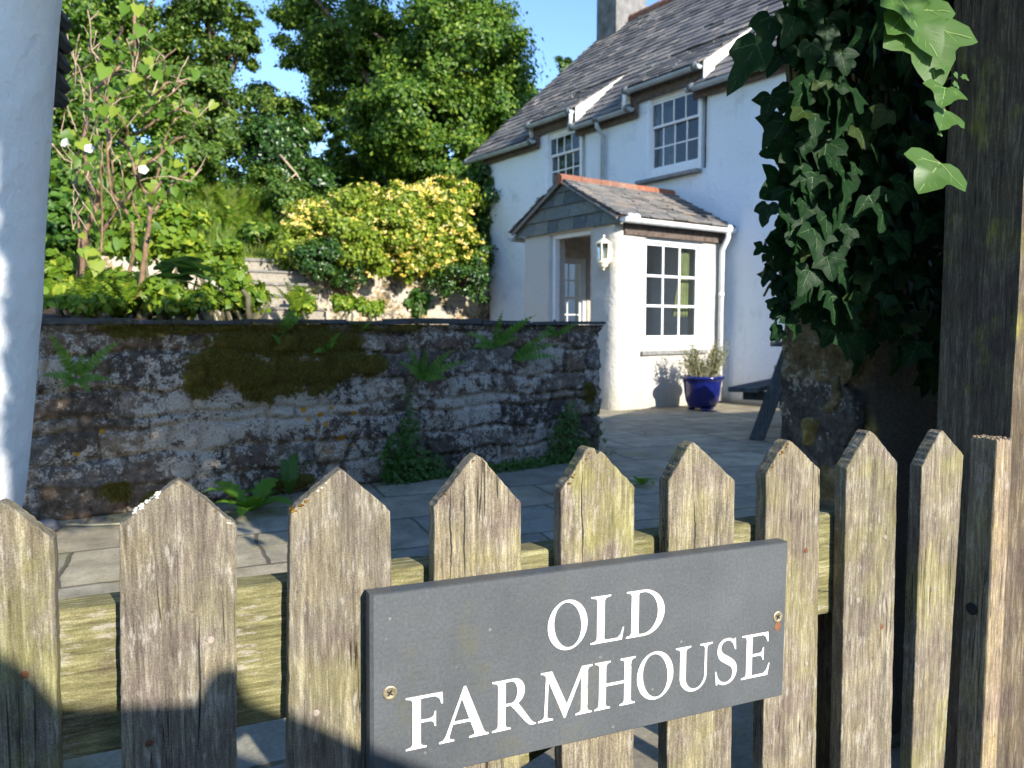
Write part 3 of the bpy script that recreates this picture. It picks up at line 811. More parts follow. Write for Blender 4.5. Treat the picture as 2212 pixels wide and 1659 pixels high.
# serif capitals drawn as outlines in a unit box (x 0..1 per letter, y 0..1 = cap height); holes follow the outer ring
def arc(cx, cy, rx, ry, a0, a1, n=20):
    return [(cx + rx * math.cos(R(a0 + (a1 - a0) * i / n)), cy + ry * math.sin(R(a0 + (a1 - a0) * i / n))) for i in range(n + 1)]
SE = .028   # serif thickness
def glyph(ch):
    if ch == 'O':
        return [arc(.5, .5, .5, .52, 0, 360, 48)[:-1], [(.5 + .34 * math.cos(a) * math.cos(.16) - .475 * math.sin(a) * math.sin(.16) * .9, .5 + .475 * math.sin(a) * math.cos(.16) + .34 * math.cos(a) * math.sin(.16) * .55) for a in [2 * math.pi * i / 48 for i in range(48)]]]
    if ch == 'L':
        return [[(.02,0),(.94,0),(1,.27),(.965,.27),(.90,.12),(.80,.055),(.46,.055),(.42,.10),(.42,.90),(.46,.95),(.60,.972),(.60,1),(.02,1),(.02,.972),(.16,.95),(.20,.90),(.20,.10),(.16,.05),(.02,SE)]]
    if ch == 'D':
        return [[(.0,0),(.45,0)] + arc(.45, .5, .55, .5, -90, 90, 28) + [(.0,1),(.0,.972),(.10,.95),(.13,.90),(.13,.10),(.10,.05),(.0,SE)],
                [(.32,.90),(.34,.95)] + list(reversed(arc(.43, .5, .39, .452, -88, 88, 26))) + [(.34,.05),(.32,.10)]]
    if ch == 'F':
        return [[(.0,0),(.56,0),(.56,SE),(.44,.05),(.40,.10),(.40,.485),(.66,.485),(.74,.46),(.78,.37),(.81,.37),(.81,.66),(.78,.66),(.74,.565),(.66,.54),(.40,.54),(.40,.945),(.78,.945),(.90,.89),(.96,.78),(1.0,.78),(.985,1),(.0,1),(.0,.972),(.14,.95),(.18,.90),(.18,.10),(.14,.05),(.0,SE)]]
    if ch == 'A':
        return [[(.0,0),(.30,0),(.30,SE),(.21,.055),(.205,.10),(.275,.325),(.625,.325),(.715,.085),(.70,.05),(.60,SE),(.60,0),(1.0,0),(1.0,SE),(.94,.05),(.90,.11),(.535,1.03),(.49,1.03),(.13,.12),(.08,.05),(.0,SE)],
                [(.295,.378),(.45,.80),(.605,.378)]]
    if ch == 'R':
        return [[(.0,0),(.42,0),(.42,SE),(.33,.05),(.30,.10),(.30,.47),(.42,.47),(.75,.10),(.84,.02),(.92,0),(1.0,0),(1.0,SE),(.95,.04),(.88,.11),(.595,.49)] + arc(.50, .745, .235, .255, -62, 90, 20) + [(.0,1),(.0,.972),(.10,.95),(.13,.90),(.13,.10),(.10,.05),(.0,SE)],
                [(.30,.52),(.30,.95),(.42,.952)] + list(reversed(arc(.43, .735, .135, .217, -90, 86, 16)))]
    if ch == 'M':
        return [[(.0,0),(.27,0),(.27,SE),(.19,.05),(.165,.10),(.185,.80),(.475,0),(.50,0),(.79,.80),(.79,.10),(.765,.05),(.69,SE),(.69,0),(1.0,0),(1.0,SE),(.935,.05),(.915,.10),(.915,.90),(.935,.95),(1.0,.972),(1.0,1),(.80,1),(.525,.28),(.245,1),(.04,1),(.04,.972),(.10,.955),(.135,.90),(.11,.10),(.08,.05),(.0,SE)]]
    if ch == 'H':
        return [[(.0,0),(.38,0),(.38,SE),(.30,.05),(.275,.10),(.275,.475),(.725,.475),(.725,.10),(.70,.05),(.62,SE),(.62,0),(1.0,0),(1.0,SE),(.92,.05),(.895,.10),(.895,.90),(.92,.95),(1.0,.972),(1.0,1),(.62,1),(.62,.972),(.70,.95),(.725,.90),(.725,.53),(.275,.53),(.275,.90),(.30,.95),(.38,.972),(.38,1),(.0,1),(.0,.972),(.08,.95),(.105,.90),(.105,.10),(.08,.05),(.0,SE)]]
    if ch == 'U':
        return [[(.0,1),(.0,.972),(.09,.95),(.12,.90)] + arc(.485, .325, .365, .345, 180, 360, 26) + [(.85,.90),(.88,.95),(1.0,.972),(1.0,1),(.66,1),(.66,.972),(.76,.95),(.79,.90)] + list(reversed(arc(.535, .325, .255, .29, 180, 360, 24))) + [(.28,.90),(.31,.95),(.41,.972),(.41,1)]]
    if ch == 'S':
        o = []
        up = [(.90,.74),(.88,1.0),(.84,1.0),(.80,.975),(.66,1.012),(.49,1.02),(.30,.995),(.15,.91),(.09,.77),(.13,.63),(.26,.53),(.50,.435),(.70,.35),(.77,.24),(.72,.11),(.60,.045),(.45,.03),(.27,.07),(.13,.17),(.055,.31),(.01,.31),(.06,.0),(.10,.0),(.15,.03),(.30,-.015),(.48,-.022),(.70,.015),(.87,.11),(.955,.26),(.92,.41),(.78,.52),(.55,.615),(.35,.695),(.25,.79),(.29,.90),(.40,.955),(.53,.967),(.68,.93),(.79,.85),(.86,.74)]
        for i in range(len(up)):
            p0, p1, p2, p3 = up[i-1], up[i], up[(i+1) % len(up)], up[(i+2) % len(up)]
            corner = i in (0, 1, 2, 19, 20, 21, 22, 23, 39)
            o.append(p1)
            if not corner and i not in (3, 18, 38):
                for tt in (.33, .66):
                    o.append(tuple(.5 * (2*p1[k] + (p2[k]-p0[k])*tt + (2*p0[k]-5*p1[k]+4*p2[k]-p3[k])*tt*tt + (3*p1[k]-p0[k]-3*p2[k]+p3[k])*tt**3) for k in (0, 1)))
        return [o]
    if ch == 'E':
        return [[(.0,0),(.93,0),(1,.27),(.965,.27),(.89,.12),(.78,.055),(.37,.055),(.37,.485),(.62,.485),(.71,.46),(.75,.37),(.78,.37),(.78,.66),(.75,.66),(.71,.565),(.62,.54),(.37,.54),(.37,.945),(.74,.945),(.85,.89),(.90,.78),(.94,.78),(.925,1),(.0,1),(.0,.972),(.13,.95),(.165,.90),(.165,.10),(.13,.05),(.0,SE)]]

def zoom2(x, y): return ((1400 + x / 1.2289) / 1.8228, (1900 + y / 1.2289) / 1.8228)
# letters: measured left/right and base/cap lines on the photo (zoomed crop coordinates)
LET = [('O', 930, 1122, 812, 565), ('L', 1133, 1297, 782, 545), ('D', 1308, 1492, 750, 515),
       ('F', 243, 422, 1313, 1030), ('A', 404, 643, 1255, 1000), ('R', 660, 872, 1190, 950), ('M', 883, 1142, 1138, 880), ('H', 1155, 1350, 1082, 840),
       ('O', 1362, 1537, 1035, 800), ('U', 1548, 1725, 990, 770), ('S', 1740, 1850, 965, 740), ('E', 1865, 2000, 935, 710)]
def line_z(us):  # mean base and cap height of a row of letters in sign coordinates
    bs = [sgn(*zoom2((l + r) / 2, b))[1] for c_, l, r, b, t_ in us]; ts = [sgn(*zoom2((l + r) / 2, t_))[1] for c_, l, r, b, t_ in us]
    return bs, ts
tb1 = sgn(*zoom2(1165, 780))[1], sgn(*zoom2(1190, 548))[1]
f_b, f_t = sgn(*zoom2(290, 1305))[1], sgn(*zoom2(330, 1045))[1]
e_b, e_t = sgn(*zoom2(1925, 930))[1], sgn(*zoom2(1925, 720))[1]
base2, cap2 = (f_b + e_b) / 2, (f_t + e_t) / 2
def letters(row, base, cap, depth):
    cu = bpy.data.curves.new('lettering', 'CURVE'); cu.dimensions = '2D'; cu.fill_mode = 'BOTH'; cu.extrude = depth
    for ch, l, r, b_, t_ in row:
        xl = sgn(*zoom2(l, b_ if ch != 'D' else b_))[0]; xr = sgn(*zoom2(r, b_))[0]
        if ch in 'OUS':
            xl = sgn(*zoom2(l, (b_ + t_) / 2))[0]; xr = sgn(*zoom2(r, (b_ + t_) / 2))[0]
        for ring in glyph(ch):
            sp_ = cu.splines.new('POLY'); sp_.points.add(len(ring) - 1)
            for pnt, (x, y) in zip(sp_.points, ring):
                pnt.co = (xl + (xr - xl) * x, base + (cap - base) * y, 0, 1)
            sp_.use_cyclic_u = True
    ob = bpy.data.objects.new('lettering_tmp', cu); COL.objects.link(ob)
    dg = bpy.context.evaluated_depsgraph_get()
    me = bpy.data.meshes.new_from_object(ob.evaluated_get(dg))
    bpy.data.objects.remove(ob)
    me.transform(Matrix.Rotation(R(90), 4, 'X'))
    return me
CUT = .0014
rows = [([l_], tb1[0], tb1[1]) for l_ in LET[:3]] + [([l_], base2, cap2) for l_ in LET[3:]]
LM = {0: [], 1: []}
for ri, (row, b_, t_) in enumerate(rows):
    me = letters(row, b_, t_, CUT)
    bm = bmesh.new(); bm.from_mesh(me); bmesh.ops.remove_doubles(bm, verts=bm.verts, dist=1e-6); bmesh.ops.recalc_face_normals(bm, faces=bm.faces); bm.to_mesh(me); bm.free()
    me.materials.clear(); me.materials.append(M['letter'])
    cutter = bpy.data.objects.new('cutter', me); COL.objects.link(cutter); cutter.parent = sign
    bpy.context.view_layer.update()
    md = slab.modifiers.new('cut', 'BOOLEAN'); md.operation = 'DIFFERENCE'; md.object = cutter; md.solver = 'EXACT'; md.material_mode = 'TRANSFER'
    dg = bpy.context.evaluated_depsgraph_get(); dg.update()
    nm = bpy.data.meshes.new_from_object(slab.evaluated_get(dg))
    slab.modifiers.clear()
    if len(nm.polygons) > 6: slab.data = nm
    else: print('LETTER CUT FAILED', row[0][0])
    bpy.data.objects.remove(cutter)
    LM[0 if ri < 3 else 1].append(me)
# the paint in the grooves is a part of its own, one per word
for k in (0, 1):
    mb = MB()
    for me in LM[k]:
        mb.add([v.co + Vector((0, CUT * .72, 0)) for v in me.vertices], [tuple(p.vertices) for p in me.polygons])
    lo_ = mb.build('lettering', M['letter'], sign, recalc=True)
    bm = bmesh.new(); bm.from_mesh(lo_.data)
    front = [f for f in bm.faces if f.normal.y < -.9]
    r_ = bmesh.ops.inset_region(bm, faces=front, thickness=.0008, depth=-.0009, use_even_offset=True, use_boundary=True)
    bm.to_mesh(lo_.data); bm.free()
md = slab.modifiers.new('bevel', 'BEVEL'); md.width = .0028; md.segments = 1; md.limit_method = 'ANGLE'; md.angle_limit = R(80)
# chamfer only the four long edges: weight them
bm = bmesh.new(); bm.from_mesh(slab.data)
lay = bm.edges.layers.float.get('bevel_weight_edge') or bm.edges.layers.float.new('bevel_weight_edge')
for e in bm.edges:
    mid = (e.verts[0].co + e.verts[1].co) / 2
    if abs(mid.y) < 1e-5 and (abs(abs(mid.x) - SW/2) < 1e-4 or abs(abs(mid.z) - SHT/2) < 1e-4): e[lay] = 1.0
bm.to_mesh(slab.data); bm.free()
md.limit_method = 'WEIGHT'
for (x, y) in ((166, 1018), (2043, 650)):
    sx, sz = sgn(*zoom2(x, y))
    mb = MB().lathe([(.0078, 0), (.0078, .0004), (.0066, .0010), (.0052, .0007), (.003, .0003), (0, .0002)], 20)
    mb.v = [(sx + a, -c_, sz + b) for a, b, c_ in mb.v]
    s_ob = mb.build('screw', M['screw'], sign, recalc=True, sm=True)
    cr = MB().box((-.0034, -.00125, -.0007), (.0034, -.0004, .0007)).box((-.0007, -.00135, -.0034), (.0007, -.0004, .0034))
    cr.v = [(sx + a * .8 + c_ * .6, b, sz + c_ * .8 - a * .6) for a, b, c_ in cr.v]
    cr.build('screw_slot', M['black'], s_ob)
sx, sz = sgn(*zoom2(2043, 685))
rs = MB(); 
ring = [(sx + .0045 * math.sin(k / 14 * 2 * math.pi) * (1 - .35 * math.cos(k / 14 * 2 * math.pi)) , -.00022, sz + .0095 * math.cos(k / 14 * 2 * math.pi)) for k in range(14)]
rs.add(ring, [tuple(range(14))]).build('rust_stain', M['rust'], sign)
# ---------------------------------------------------------------- rubble masonry
def nz(x, y, z): return noise.noise(Vector((x, y, z)))
def sm01(a, b, x):
    t = np.clip((x - a) / (b - a), 0, 1); return t * t * (3 - 2 * t)
def rubble(name, L, H, T, mat, parent, seed, res=.014, rowh=(.06, .15), lens=(.12, .42), relief=.028, mossf=None, whitef=None, orangef=None, renderf=None, ragged=(0.0, 0.0), topf=None):
    """stone wall: local x along the wall, z up, seen from -y; a displaced sheet with back, ends and top"""
    rng = np.random.default_rng(seed)
    nx, nz_ = int(L / res), int(H / res)
    rows = [0.0]
    while rows[-1] < H: rows.append(rows[-1] + rng.uniform(*rowh))
    rows = np.array(rows)
    stones = []
    for k in range(len(rows)):
        xs = [-rng.uniform(0, .3)]
        hh = (rows[min(k + 1, len(rows) - 1)] - rows[k]) or .1
        while xs[-1] < L + .5: xs.append(xs[-1] + rng.uniform(*lens) * (.6 + hh * 4.5))
        stones.append((np.array(xs), rng.random(len(xs)), rng.random(len(xs))))
    V, tone, joint, moss, white, orange, rend = [], [], [], [], [], [], []
    for j in range(nz_ + 1):
        z = H * j / nz_
        for i in range(nx + 1):
            x = L * i / nx
            wx = x + .05 * nz(x * 6, z * 6, seed) + .012 * nz(x * 25, z * 25, seed + 5)
            wz = z + .045 * nz(x * 3.1, z * 4, seed + 9) + .010 * nz(x * 25, z * 25, seed + 3)
            k = int(np.clip(np.searchsorted(rows, wz) - 1, 0, len(rows) - 2))
            xs, tn, ht = stones[k]
            s = int(np.clip(np.searchsorted(xs, wx) - 1, 0, len(xs) - 2))
            e = min(wx - xs[s], xs[s+1] - wx, (wz - rows[k]) , (rows[k+1] - wz))
            pr = min(1.0, max(0.0, e / .020)); pr = pr * pr * (3 - 2 * pr)
            rn = renderf(x, z) if renderf else 0.0
            h = pr * relief * (.45 + .75 * ht[s]) + .012 * nz(x * 11, z * 11, seed + 1) + .005 * nz(x * 40, z * 40, seed + 2)
            h = h * (1 - rn) + rn * (relief * .9 + .003 * nz(x * 60, z * 60, 4) + .008 * nz(x * 9, z * 9, 4))
            m = mossf(x, z) if mossf else 0.0
            h += max(0, m) * .014
            ex = 0.0
            if ragged[0] and x > L - .25: ex += ragged[0] * (nz(z * 5, 2.2, seed) + .6 * nz(z * 15, 1.2, seed)) * (x - L + .25) / .25
            if ragged[1] and x < .25: ex -= ragged[1] * (nz(z * 5, 7.2, seed) + .6 * nz(z * 15, 3.2, seed)) * (.25 - x) / .25
            zz = z
            if topf: zz = z * topf(x) / H
            V.append((x + ex, -h, zz))
            tone.append(tn[s]); joint.append(1 - pr); moss.append(m)
            white.append(whitef(x, z) if whitef else .3); orange.append(orangef(x, z) if orangef else 0); rend.append(rn)
    Fc = []
    w = nx + 1
    for j in range(nz_):
        for i in range(nx):
            a = j * w + i; Fc.append((a, a + 1, a + w + 1, a + w))
    loop = [i for i in range(w)] + [j * w + nx for j in range(1, nz_ + 1)] + [nz_ * w + i for i in range(nx - 1, -1, -1)] + [j * w for j in range(nz_ - 1, 0, -1)]
    nb = len(V)
    arrs = (tone, joint, moss, white, orange, rend)
    for q in loop:
        p = V[q]; V.append((p[0], T, p[2]))
        for a in arrs: a.append(a[q])
    m = len(loop)
    for k in range(m):
        a, b = loop[k], loop[(k + 1) % m]
        Fc.append((b, a, nb + k, nb + (k + 1) % m))
    Fc.append(tuple(nb + k for k in range(m)))
    me = bpy.data.meshes.new(name); me.from_pydata(V, [], Fc)
    for nm, a in zip(('tone', 'joint', 'moss', 'white', 'orange', 'render'), arrs):
        at_ = me.attributes.new(nm, 'FLOAT', 'POINT'); at_.data.foreach_set('value', np.array(a, np.float32))
    smooth(me)
    return link(name, me, mat, parent), V[:nb]

def blobmask(cx, cz, rx, rz, x, z, seed=0, amp=.5):
    d = math.hypot((x - cx) / rx, (z - cz) / rz)
    return max(0.0, min(1.0, (1.15 - d) * 1.6 + amp * nz(x * 5, z * 5, seed)))

# ---------------------------------------------------------------- low garden wall
WA = on_z(80, 1130); WB = on_z(1292, 985)
wd = (WB - WA); wd.z = 0; WANG = math.atan2(wd.y, wd.x); wdn = wd.normalized()
EXT = 1.3
W0 = WA - wdn * EXT; WL = wd.length + EXT
wall_n = Vector((wdn.y, -wdn.x, 0))
WIc = Matrix.Translation(W0) @ Matrix.Rotation(WANG, 4, 'Z'); WII = WIc.inverted()
def wl(u, v):
    q = WII @ on_plane(u, v, W0, wall_n); return q.x, q.z
WTOP = wl(700, 690)[1]
gwall = empty('garden_wall', W0, WANG, 'long low rubble wall with slate coping, hanging moss and orange lichen behind the gate', 'wall')
mc = [wl(*q) for q in ((610,735),(450,815),(560,835),(700,815),(800,785),(330,700),(250,1060),(350,1075),(640,1040),(1270,850),(1150,1010),(930,1040),(500,790),(620,810),(745,785))]
MR = ((.64,.21),(.26,.16),(.20,.16),(.26,.17),(.14,.12),(.45,.10),(.14,.08),(.18,.07),(.26,.07),(.09,.12),(.20,.06),(.2,.05),(.34,.20),(.36,.19),(.30,.17))
def mossf(x, z):
    v = 0
    for (cx, cz), (rx, rz) in zip(mc, MR):
        d = math.hypot((x - cx) / rx, (z - cz) / rz); v = max(v, (1.08 - d) * 1.15)
    v = v + (.34 * nz(x * 5, z * 5, 4) + .22 * nz(x * 14, z * 10, 7) + .12 * nz(x * 40, z * 22, 2)) * (1 if v > -.4 else 0)
    if z > WTOP - .07 and wl(130,0)[0] < x < wl(930,0)[0]: v = max(v, .5 + .7 * nz(x * 4, z * 8, 1))
    return max(0.0, min(1, v))
oc = [wl(*q) for q in ((655,885),(665,905),(690,895),(700,915),(680,930),(735,945),(762,892),(690,948),(745,960),(665,948),(715,880),(220,932),(165,980),(700,975),(760,960),(1140,830))]
def orangef(x, z):
    return max(max(0, 1 - math.hypot(x - a, (z - b) * 1.2) / r) for (a, b), r in zip(oc, (.06,.045,.06,.05,.045,.075,.06,.04,.04,.04,.04,.045,.045,.04,.035,.035)))
wx0, wx1 = wl(300,900)[0], wl(1290,900)[0]
def whitef(x, z):
    f = .62 + .55 * nz(x * 2.2, z * 3.2, 12)
    f += .22 * blobmask(wl(500,880)[0], .55, .5, .25, x, z, 3) + .15 * blobmask(wl(800,930)[0], .5, .6, .3, x, z, 6) - .45 * blobmask(wl(200,1050)[0], .12, .4, .16, x, z, 8)
    return f
go, gv = rubble('stonework', WL, WTOP - .03, .42, M['rubble'], gwall, 21, .0125, (.06, .19), (.12, .34), .033, mossf, whitef, orangef, ragged=(.06, 0))
# coping slates
x = 0.0; rnd = random.Random(5)
while x < WL + .02:
    l = rnd.uniform(.34, .62); z0 = WTOP - .032 + rnd.uniform(-.008, .008); th = rnd.uniform(.014, .036)
    x1 = min(x + l, WL + .03)
    mb = MB(); n = 10; fr = []
    for i in range(n + 1):
        fr.append((x + (x1 - x - .008) * i / n, -.055 + .016 * nz((x + i * .05) * 9, 2, 1) + rnd.uniform(-.004, .004)))
    vs = [(a, b, z0) for a, b in fr] + [(a, .44, z0) for a, b in fr] + [(a, b + rnd.uniform(0, .005), z0 + th + .004 * nz(a * 8, 1, 4)) for a, b in fr] + [(a, .44, z0 + th) for a, b in fr]
    m = n + 1; fs = []
    for i in range(n):
        fs += [(i, i+1, 2*m+i+1, 2*m+i), (2*m+i, 2*m+i+1, 3*m+i+1, 3*m+i), (m+i+1, m+i, 3*m+i, 3*m+i+1), (i+1, i, m+i, m+i+1)]
    fs += [(0, 2*m, 3*m, m), (n, m+n, 3*m+n, 2*m+n)]
    mb.add(vs, fs).build('coping_slab', M['coping'], gwall, recalc=True)
    x = x1 + .002
# hanging moss tufts over the moss patches: short drooping blades
P, D_ = [], []
rr = np.random.default_rng(3)
tries = 0
while len(P) < 9000 and tries < 120000:
    tries += 1
    x = rr.uniform(wl(110,0)[0], WL); z = rr.uniform(.02, WTOP)
    if mossf(x, z) + .5 * nz(x * 26, z * 26, 1) > .55: P.append((x, -.040 - rr.random() * .03, z))
P = np.array(P); Nn = np.tile(np.array([0, -1., .25]), (len(P), 1)) + rr.normal(size=P.shape) * .35
dd = np.tile(np.array([0, -.35, -1.]), (len(P), 1))
mo = leaves('hanging_moss', P, Nn, .009 + .020 * rr.random(len(P)) ** 2, (T_LEAF[0] * np.array([.35, 1, 1]), T_LEAF[1]), M['moss'], gwall, dd, rr, 1.6)
mo['kind'] = 'stuff'

# ---------------------------------------------------------------- stone pier beside the post
PY = .56
p0 = gl(1818, 900, PY); PT = .3
for PT in np.arange(.06, .6, .01):
    q_ = gw(p0[0], PY + PT, 1.0)
    if CX + F * q_.x / q_.y < 1766: break
print('pier', p0, PT)
pier = empty('stone_pier', gw(p0[0], PY, 0), GA, 'rubble stone gate pier with patchy render standing under the hanging ivy', 'pier')
PIA = pier.location.copy()
def prend(x, z):
    v = .5 + 2.2 * (x - .05 - .08 * nz(z * 6, 1, 3) - .08 * nz(z * 2.3, 4, 3)) / .08
    return max(0, min(1, v))
def pwhite(x, z): return .25 + 1.0 * nz(x * 4.5, z * 4, 31) 
rubble('stonework', 1.25, 2.45, .2, M['rubble_pier'], pier, 55, .012, (.07, .16), (.12, .3), .035, None, pwhite, None, prend, ragged=(0, .03))
ps, _ = rubble('stonework', PT - .005, 2.45, .08, M['rubble_pier'], pier, 58, .009, (.06, .13), (.10, .26), .035, None, lambda x, z: .35 + .9 * nz(x * 5, z * 4, 31) + .5 * blobmask(.2, .78, .1, .1, x, z, 5), None, None, ragged=(.01, .05))
ps.location = (.028, PT, 0); ps.rotation_euler = (0, 0, R(-90))

# thin unseen wall added right of the post to shade pier, garden wall and patio
lw = empty('added_shade_wall', gw(.966, .045, 0), GA, 'unseen rubble wall added right of the gate post to shade the pier and patio', 'wall')
rubble('stonework', 8.5, 2.93, .09, M['rubble'], lw, 77, .05, (.08, .18), (.15, .4), .03, topf=lambda x: 2.93 if x < 3.6 else 2.62)

# ---------------------------------------------------------------- white house corner at the far left
LY = 1.08
wc = empty('white_house_wall', at(40, 1100, LY) * 1.0, 0, 'smooth white painted wall corner at the left edge, slate hanging along its far side', 'wall')
wc.location.z = 0
b0 = wc.location.copy()
edge = [(150,-60), (135,0), (130,40), (124,120), (116,230), (110,330), (103,430), (98,520), (95,600), (93,655), (91,690), (86,715), (83,770), (77,850), (70,930), (62,1010), (54,1070), (46,1100), (38,1140), (33,1250), (30,1500)]
ez = [(at(u, v, LY).x - b0.x, at(u, v, LY).z) for u, v in edge]
zs = [q[1] for q in ez][::-1]; xsx = [q[0] for q in ez][::-1]
def wex(z): return float(np.interp(z, zs, xsx))
N1 = 150; cross = []
for k in range(24): cross.append((-1.6 + 1.5 * k / 23, 0.0))
for k in range(1, 15):
    a = R(-90 + 128 * k / 14); cross.append((-.1 + .1 * math.cos(a), .1 + .1 * math.sin(a)))
cross += [(-.0212 - .2 * .616, .1616 + .2 * .788), (-.0212 - .4 * .616, .1616 + .4 * .788), (-1.6, .477)]
cross = [(x + .016, y - .154) for x, y in cross]
vs, fs = [], []
for i in range(N1 + 1):
    z = -.02 + 2.9 * i / N1; ex = wex(z)
    for k, (x, y) in enumerate(cross):
        d = .0045 * nz(x * 6, z * 5, 3) + .0012 * nz(x * 40, z * 40, 8) + .006 * nz(z * 2.2, x, 4)
        vs.append((x + ex + d * .6, y - d, z))
n = len(cross)
for i in range(N1):
    for k in range(n - 1):
        a = i * n + k; fs.append((a, a + 1, a + n + 1, a + n))
    fs.append((i*n + n-1, i*n, (i+1)*n, (i+1)*n + n-1))
fs.append(tuple(N1 * n + k for k in range(n)))
MB().add(vs, fs).build('plaster', M['plaster_left'], wc, sm=True)
for (u, v) in ((141,38),(143,88),(141,132),(138,175),(136,205)):
    q = at(u, v, LY + .26) - b0
    q.x -= .012; mb = MB(); L_ = .012 if v < 190 else .006
    mb.add([(q.x - .10, 0, q.z + .015), (q.x + L_ * .15, 0, q.z + .018), (q.x + .012 + L_ * .12, .0, q.z - .004), (q.x + .004, 0, q.z - .012), (q.x - .10, 0, q.z - .012),
            (q.x - .10, .12, q.z + .012), (q.x + L_ * .15, .12, q.z + .014), (q.x + .012 + L_ * .12, .12, q.z - .008), (q.x + .004, .12, q.z - .016), (q.x - .10, .12, q.z - .016)],
           [(4,3,2,1,0), (5,6,7,8,9), (0,1,6,5), (1,2,7,6), (2,3,8,7), (3,4,9,8), (4,0,5,9)])
    mb.v = [(a, b * .2 + .255, c_) for a, b, c_ in mb.v]
    mb.build('hanging_slate', M['coping'], wc, recalc=True)

# ---------------------------------------------------------------- farmhouse
house = empty('farmhouse', J, R(HA), 'white limewashed cottage with slate roof, sash windows and a gabled slate porch', 'house')
def hl(u, v, y=0.0):
    """photo position on the plane local y = const of the house -> local x, z"""
    q = HI @ on_plane(u, v, J + Vector((.816, .578, 0)) * y, Vector((.816, .578, 0))); return q.x, q.z
def hs(u, v, x=0.0):
    """photo position on the plane local x = const -> local y, z"""
    q = HI @ on_plane(u, v, J + Vector((.578, -.816, 0)) * x, Vector((.578, -.816, 0))); return q.y, q.z

def skin_wall(name, path, heights, openings, depth, mat, parent, step=.07, amp=.012, inner_mat=None, seed=0):
    """wall skin along a plan path [(x, y)], outward on the right-hand side of travel;
    openings: (s0, s1, z0, z1) along the path; reveals run inward by depth"""
    pts = [Vector((x, y, 0)) for x, y in path]
    cum = [0.0]
    for a, b in zip(pts, pts[1:]): cum.append(cum[-1] + (b - a).length)
    Ltot = cum[-1]; z0, z1 = heights
    ss = set([0.0, Ltot] + cum + [q for o in openings for q in o[:2]]); zz = set([z0, z1] + [q for o in openings for q in o[2:]])
    def fill(vals):
        v = sorted(vals); out = [v[0]]
        for a, b in zip(v, v[1:]):
            if b - a < 1e-5: continue
            n = max(1, int(round((b - a) / step)))
            out += [a + (b - a) * (k + 1) / n for k in range(n)]
        return out
    S, Z = fill(ss), fill(zz)
    def pos(s):
        i = max(0, min(len(pts) - 2, int(np.searchsorted(cum, s, side='right')) - 1))
        t = (s - cum[i]) / max(1e-9, cum[i+1] - cum[i])
        d = (pts[i+1] - pts[i]).normalized(); nn = Vector((d.y, -d.x, 0))
        if i + 2 < len(pts) and t > .999:
            d2 = (pts[i+2] - pts[i+1]).normalized(); nn = (nn + Vector((d2.y, -d2.x, 0))).normalized()
        return pts[i].lerp(pts[i+1], t), nn
    def hole(sm, zm): return any(o[0] < sm < o[1] and o[2] < zm < o[3] for o in openings)
    vs, nn = [], []
    for z in Z:
        for s in S:
            p, n_ = pos(s)
            d = amp * (nz(s * 1.6, z * 1.6, seed) + .45 * nz(s * 5, z * 5, seed + 3) + .25 * nz(s * 14, z * 14, seed + 5))
            vs.append(p + n_ * d + Vector((0, 0, z))); nn.append(n_)
    w_ = len(S); fs = []; E = {}
    for j in range(len(Z) - 1):
        for i in range(w_ - 1):
            if hole((S[i] + S[i+1]) / 2, (Z[j] + Z[j+1]) / 2): continue
            a = j * w_ + i; f = (a, a + 1, a + w_ + 1, a + w_); fs.append(f)
            for k in range(4):
                e = (f[k], f[(k+1) % 4]); E[e] = E.get(e, 0) + 1
    extra = {}
    for (a, b) in list(E):
        if (b, a) in E: continue
        if depth <= 0: continue
        for q in (a, b):
            if q not in extra:
                extra[q] = len(vs); vs.append(vs[q] - nn[q] * depth)
        fs.append((b, a, extra[a], extra[b]))
    return MB().add(vs, fs).build(name, mat, parent, sm=True)

# facade openings in local x, z
r0 = hl(1398, 372); r1 = hl(1505, 348); rt = hl(1452, 213)
RW = (hl(1398,300)[0] - .07, hl(1503,270)[0] + .07, hl(1450,379)[1], hl(1450,212)[1] + .08)
LWd = (hl(1181,350)[0] - .08, hl(1247,330)[0] + .07, hl(1215,400)[1] - .14, hl(1215,290)[1] + .07)
XL = hl(1050, 560)[0]
XR = 4.2
# porch: sunny side window and front door opening
py0, py1 = hs(1393, 640)[0], hs(1520, 640)[0]
PW = (py0, py1, hs(1400, 757)[1], hs(1450, 517)[1])
PD = 1.93; PX = -1.88
dx0, dx1 = hl(1187, 600, -PD)[0], hl(1276, 600, -PD)[0]
dz = hl(1230, 502, -PD)[1]
EAV = 2.27
print('house', RW, LWd, XL, PW, dx0, dx1, dz)
wall_top = 4.35
GWx = hl(1708, 700)[0]; GWz = hl(1678, 786)[1]
skin_wall('wall', [(XL, 7.1), (XL + .03, .12), (XL + .12, 0), (XR, 0), (XR, 7.1)], (0, wall_top),
          [(7.1 + .15 + (RW[0] - XL - .12), 7.1 + .15 + (RW[1] - XL - .12), RW[2], min(RW[3], wall_top - .02)),
           (7.1 + .15 + (LWd[0] - XL - .12), 7.1 + .15 + (LWd[1] - XL - .12), LWd[2], min(LWd[3], wall_top - .02)),
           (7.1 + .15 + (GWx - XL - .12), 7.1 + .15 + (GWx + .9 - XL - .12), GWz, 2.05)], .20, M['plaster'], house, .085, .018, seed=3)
MB().box((XL + .02, 7.1, 0), (XR, 7.3, wall_top)).build('rear_wall', M['plaster'], house)
MB().box((XL + .25, .25, 2.42), (XR - .05, 7.05, 2.55)).build('upper_floor', M['inner'], house)
rc = .13
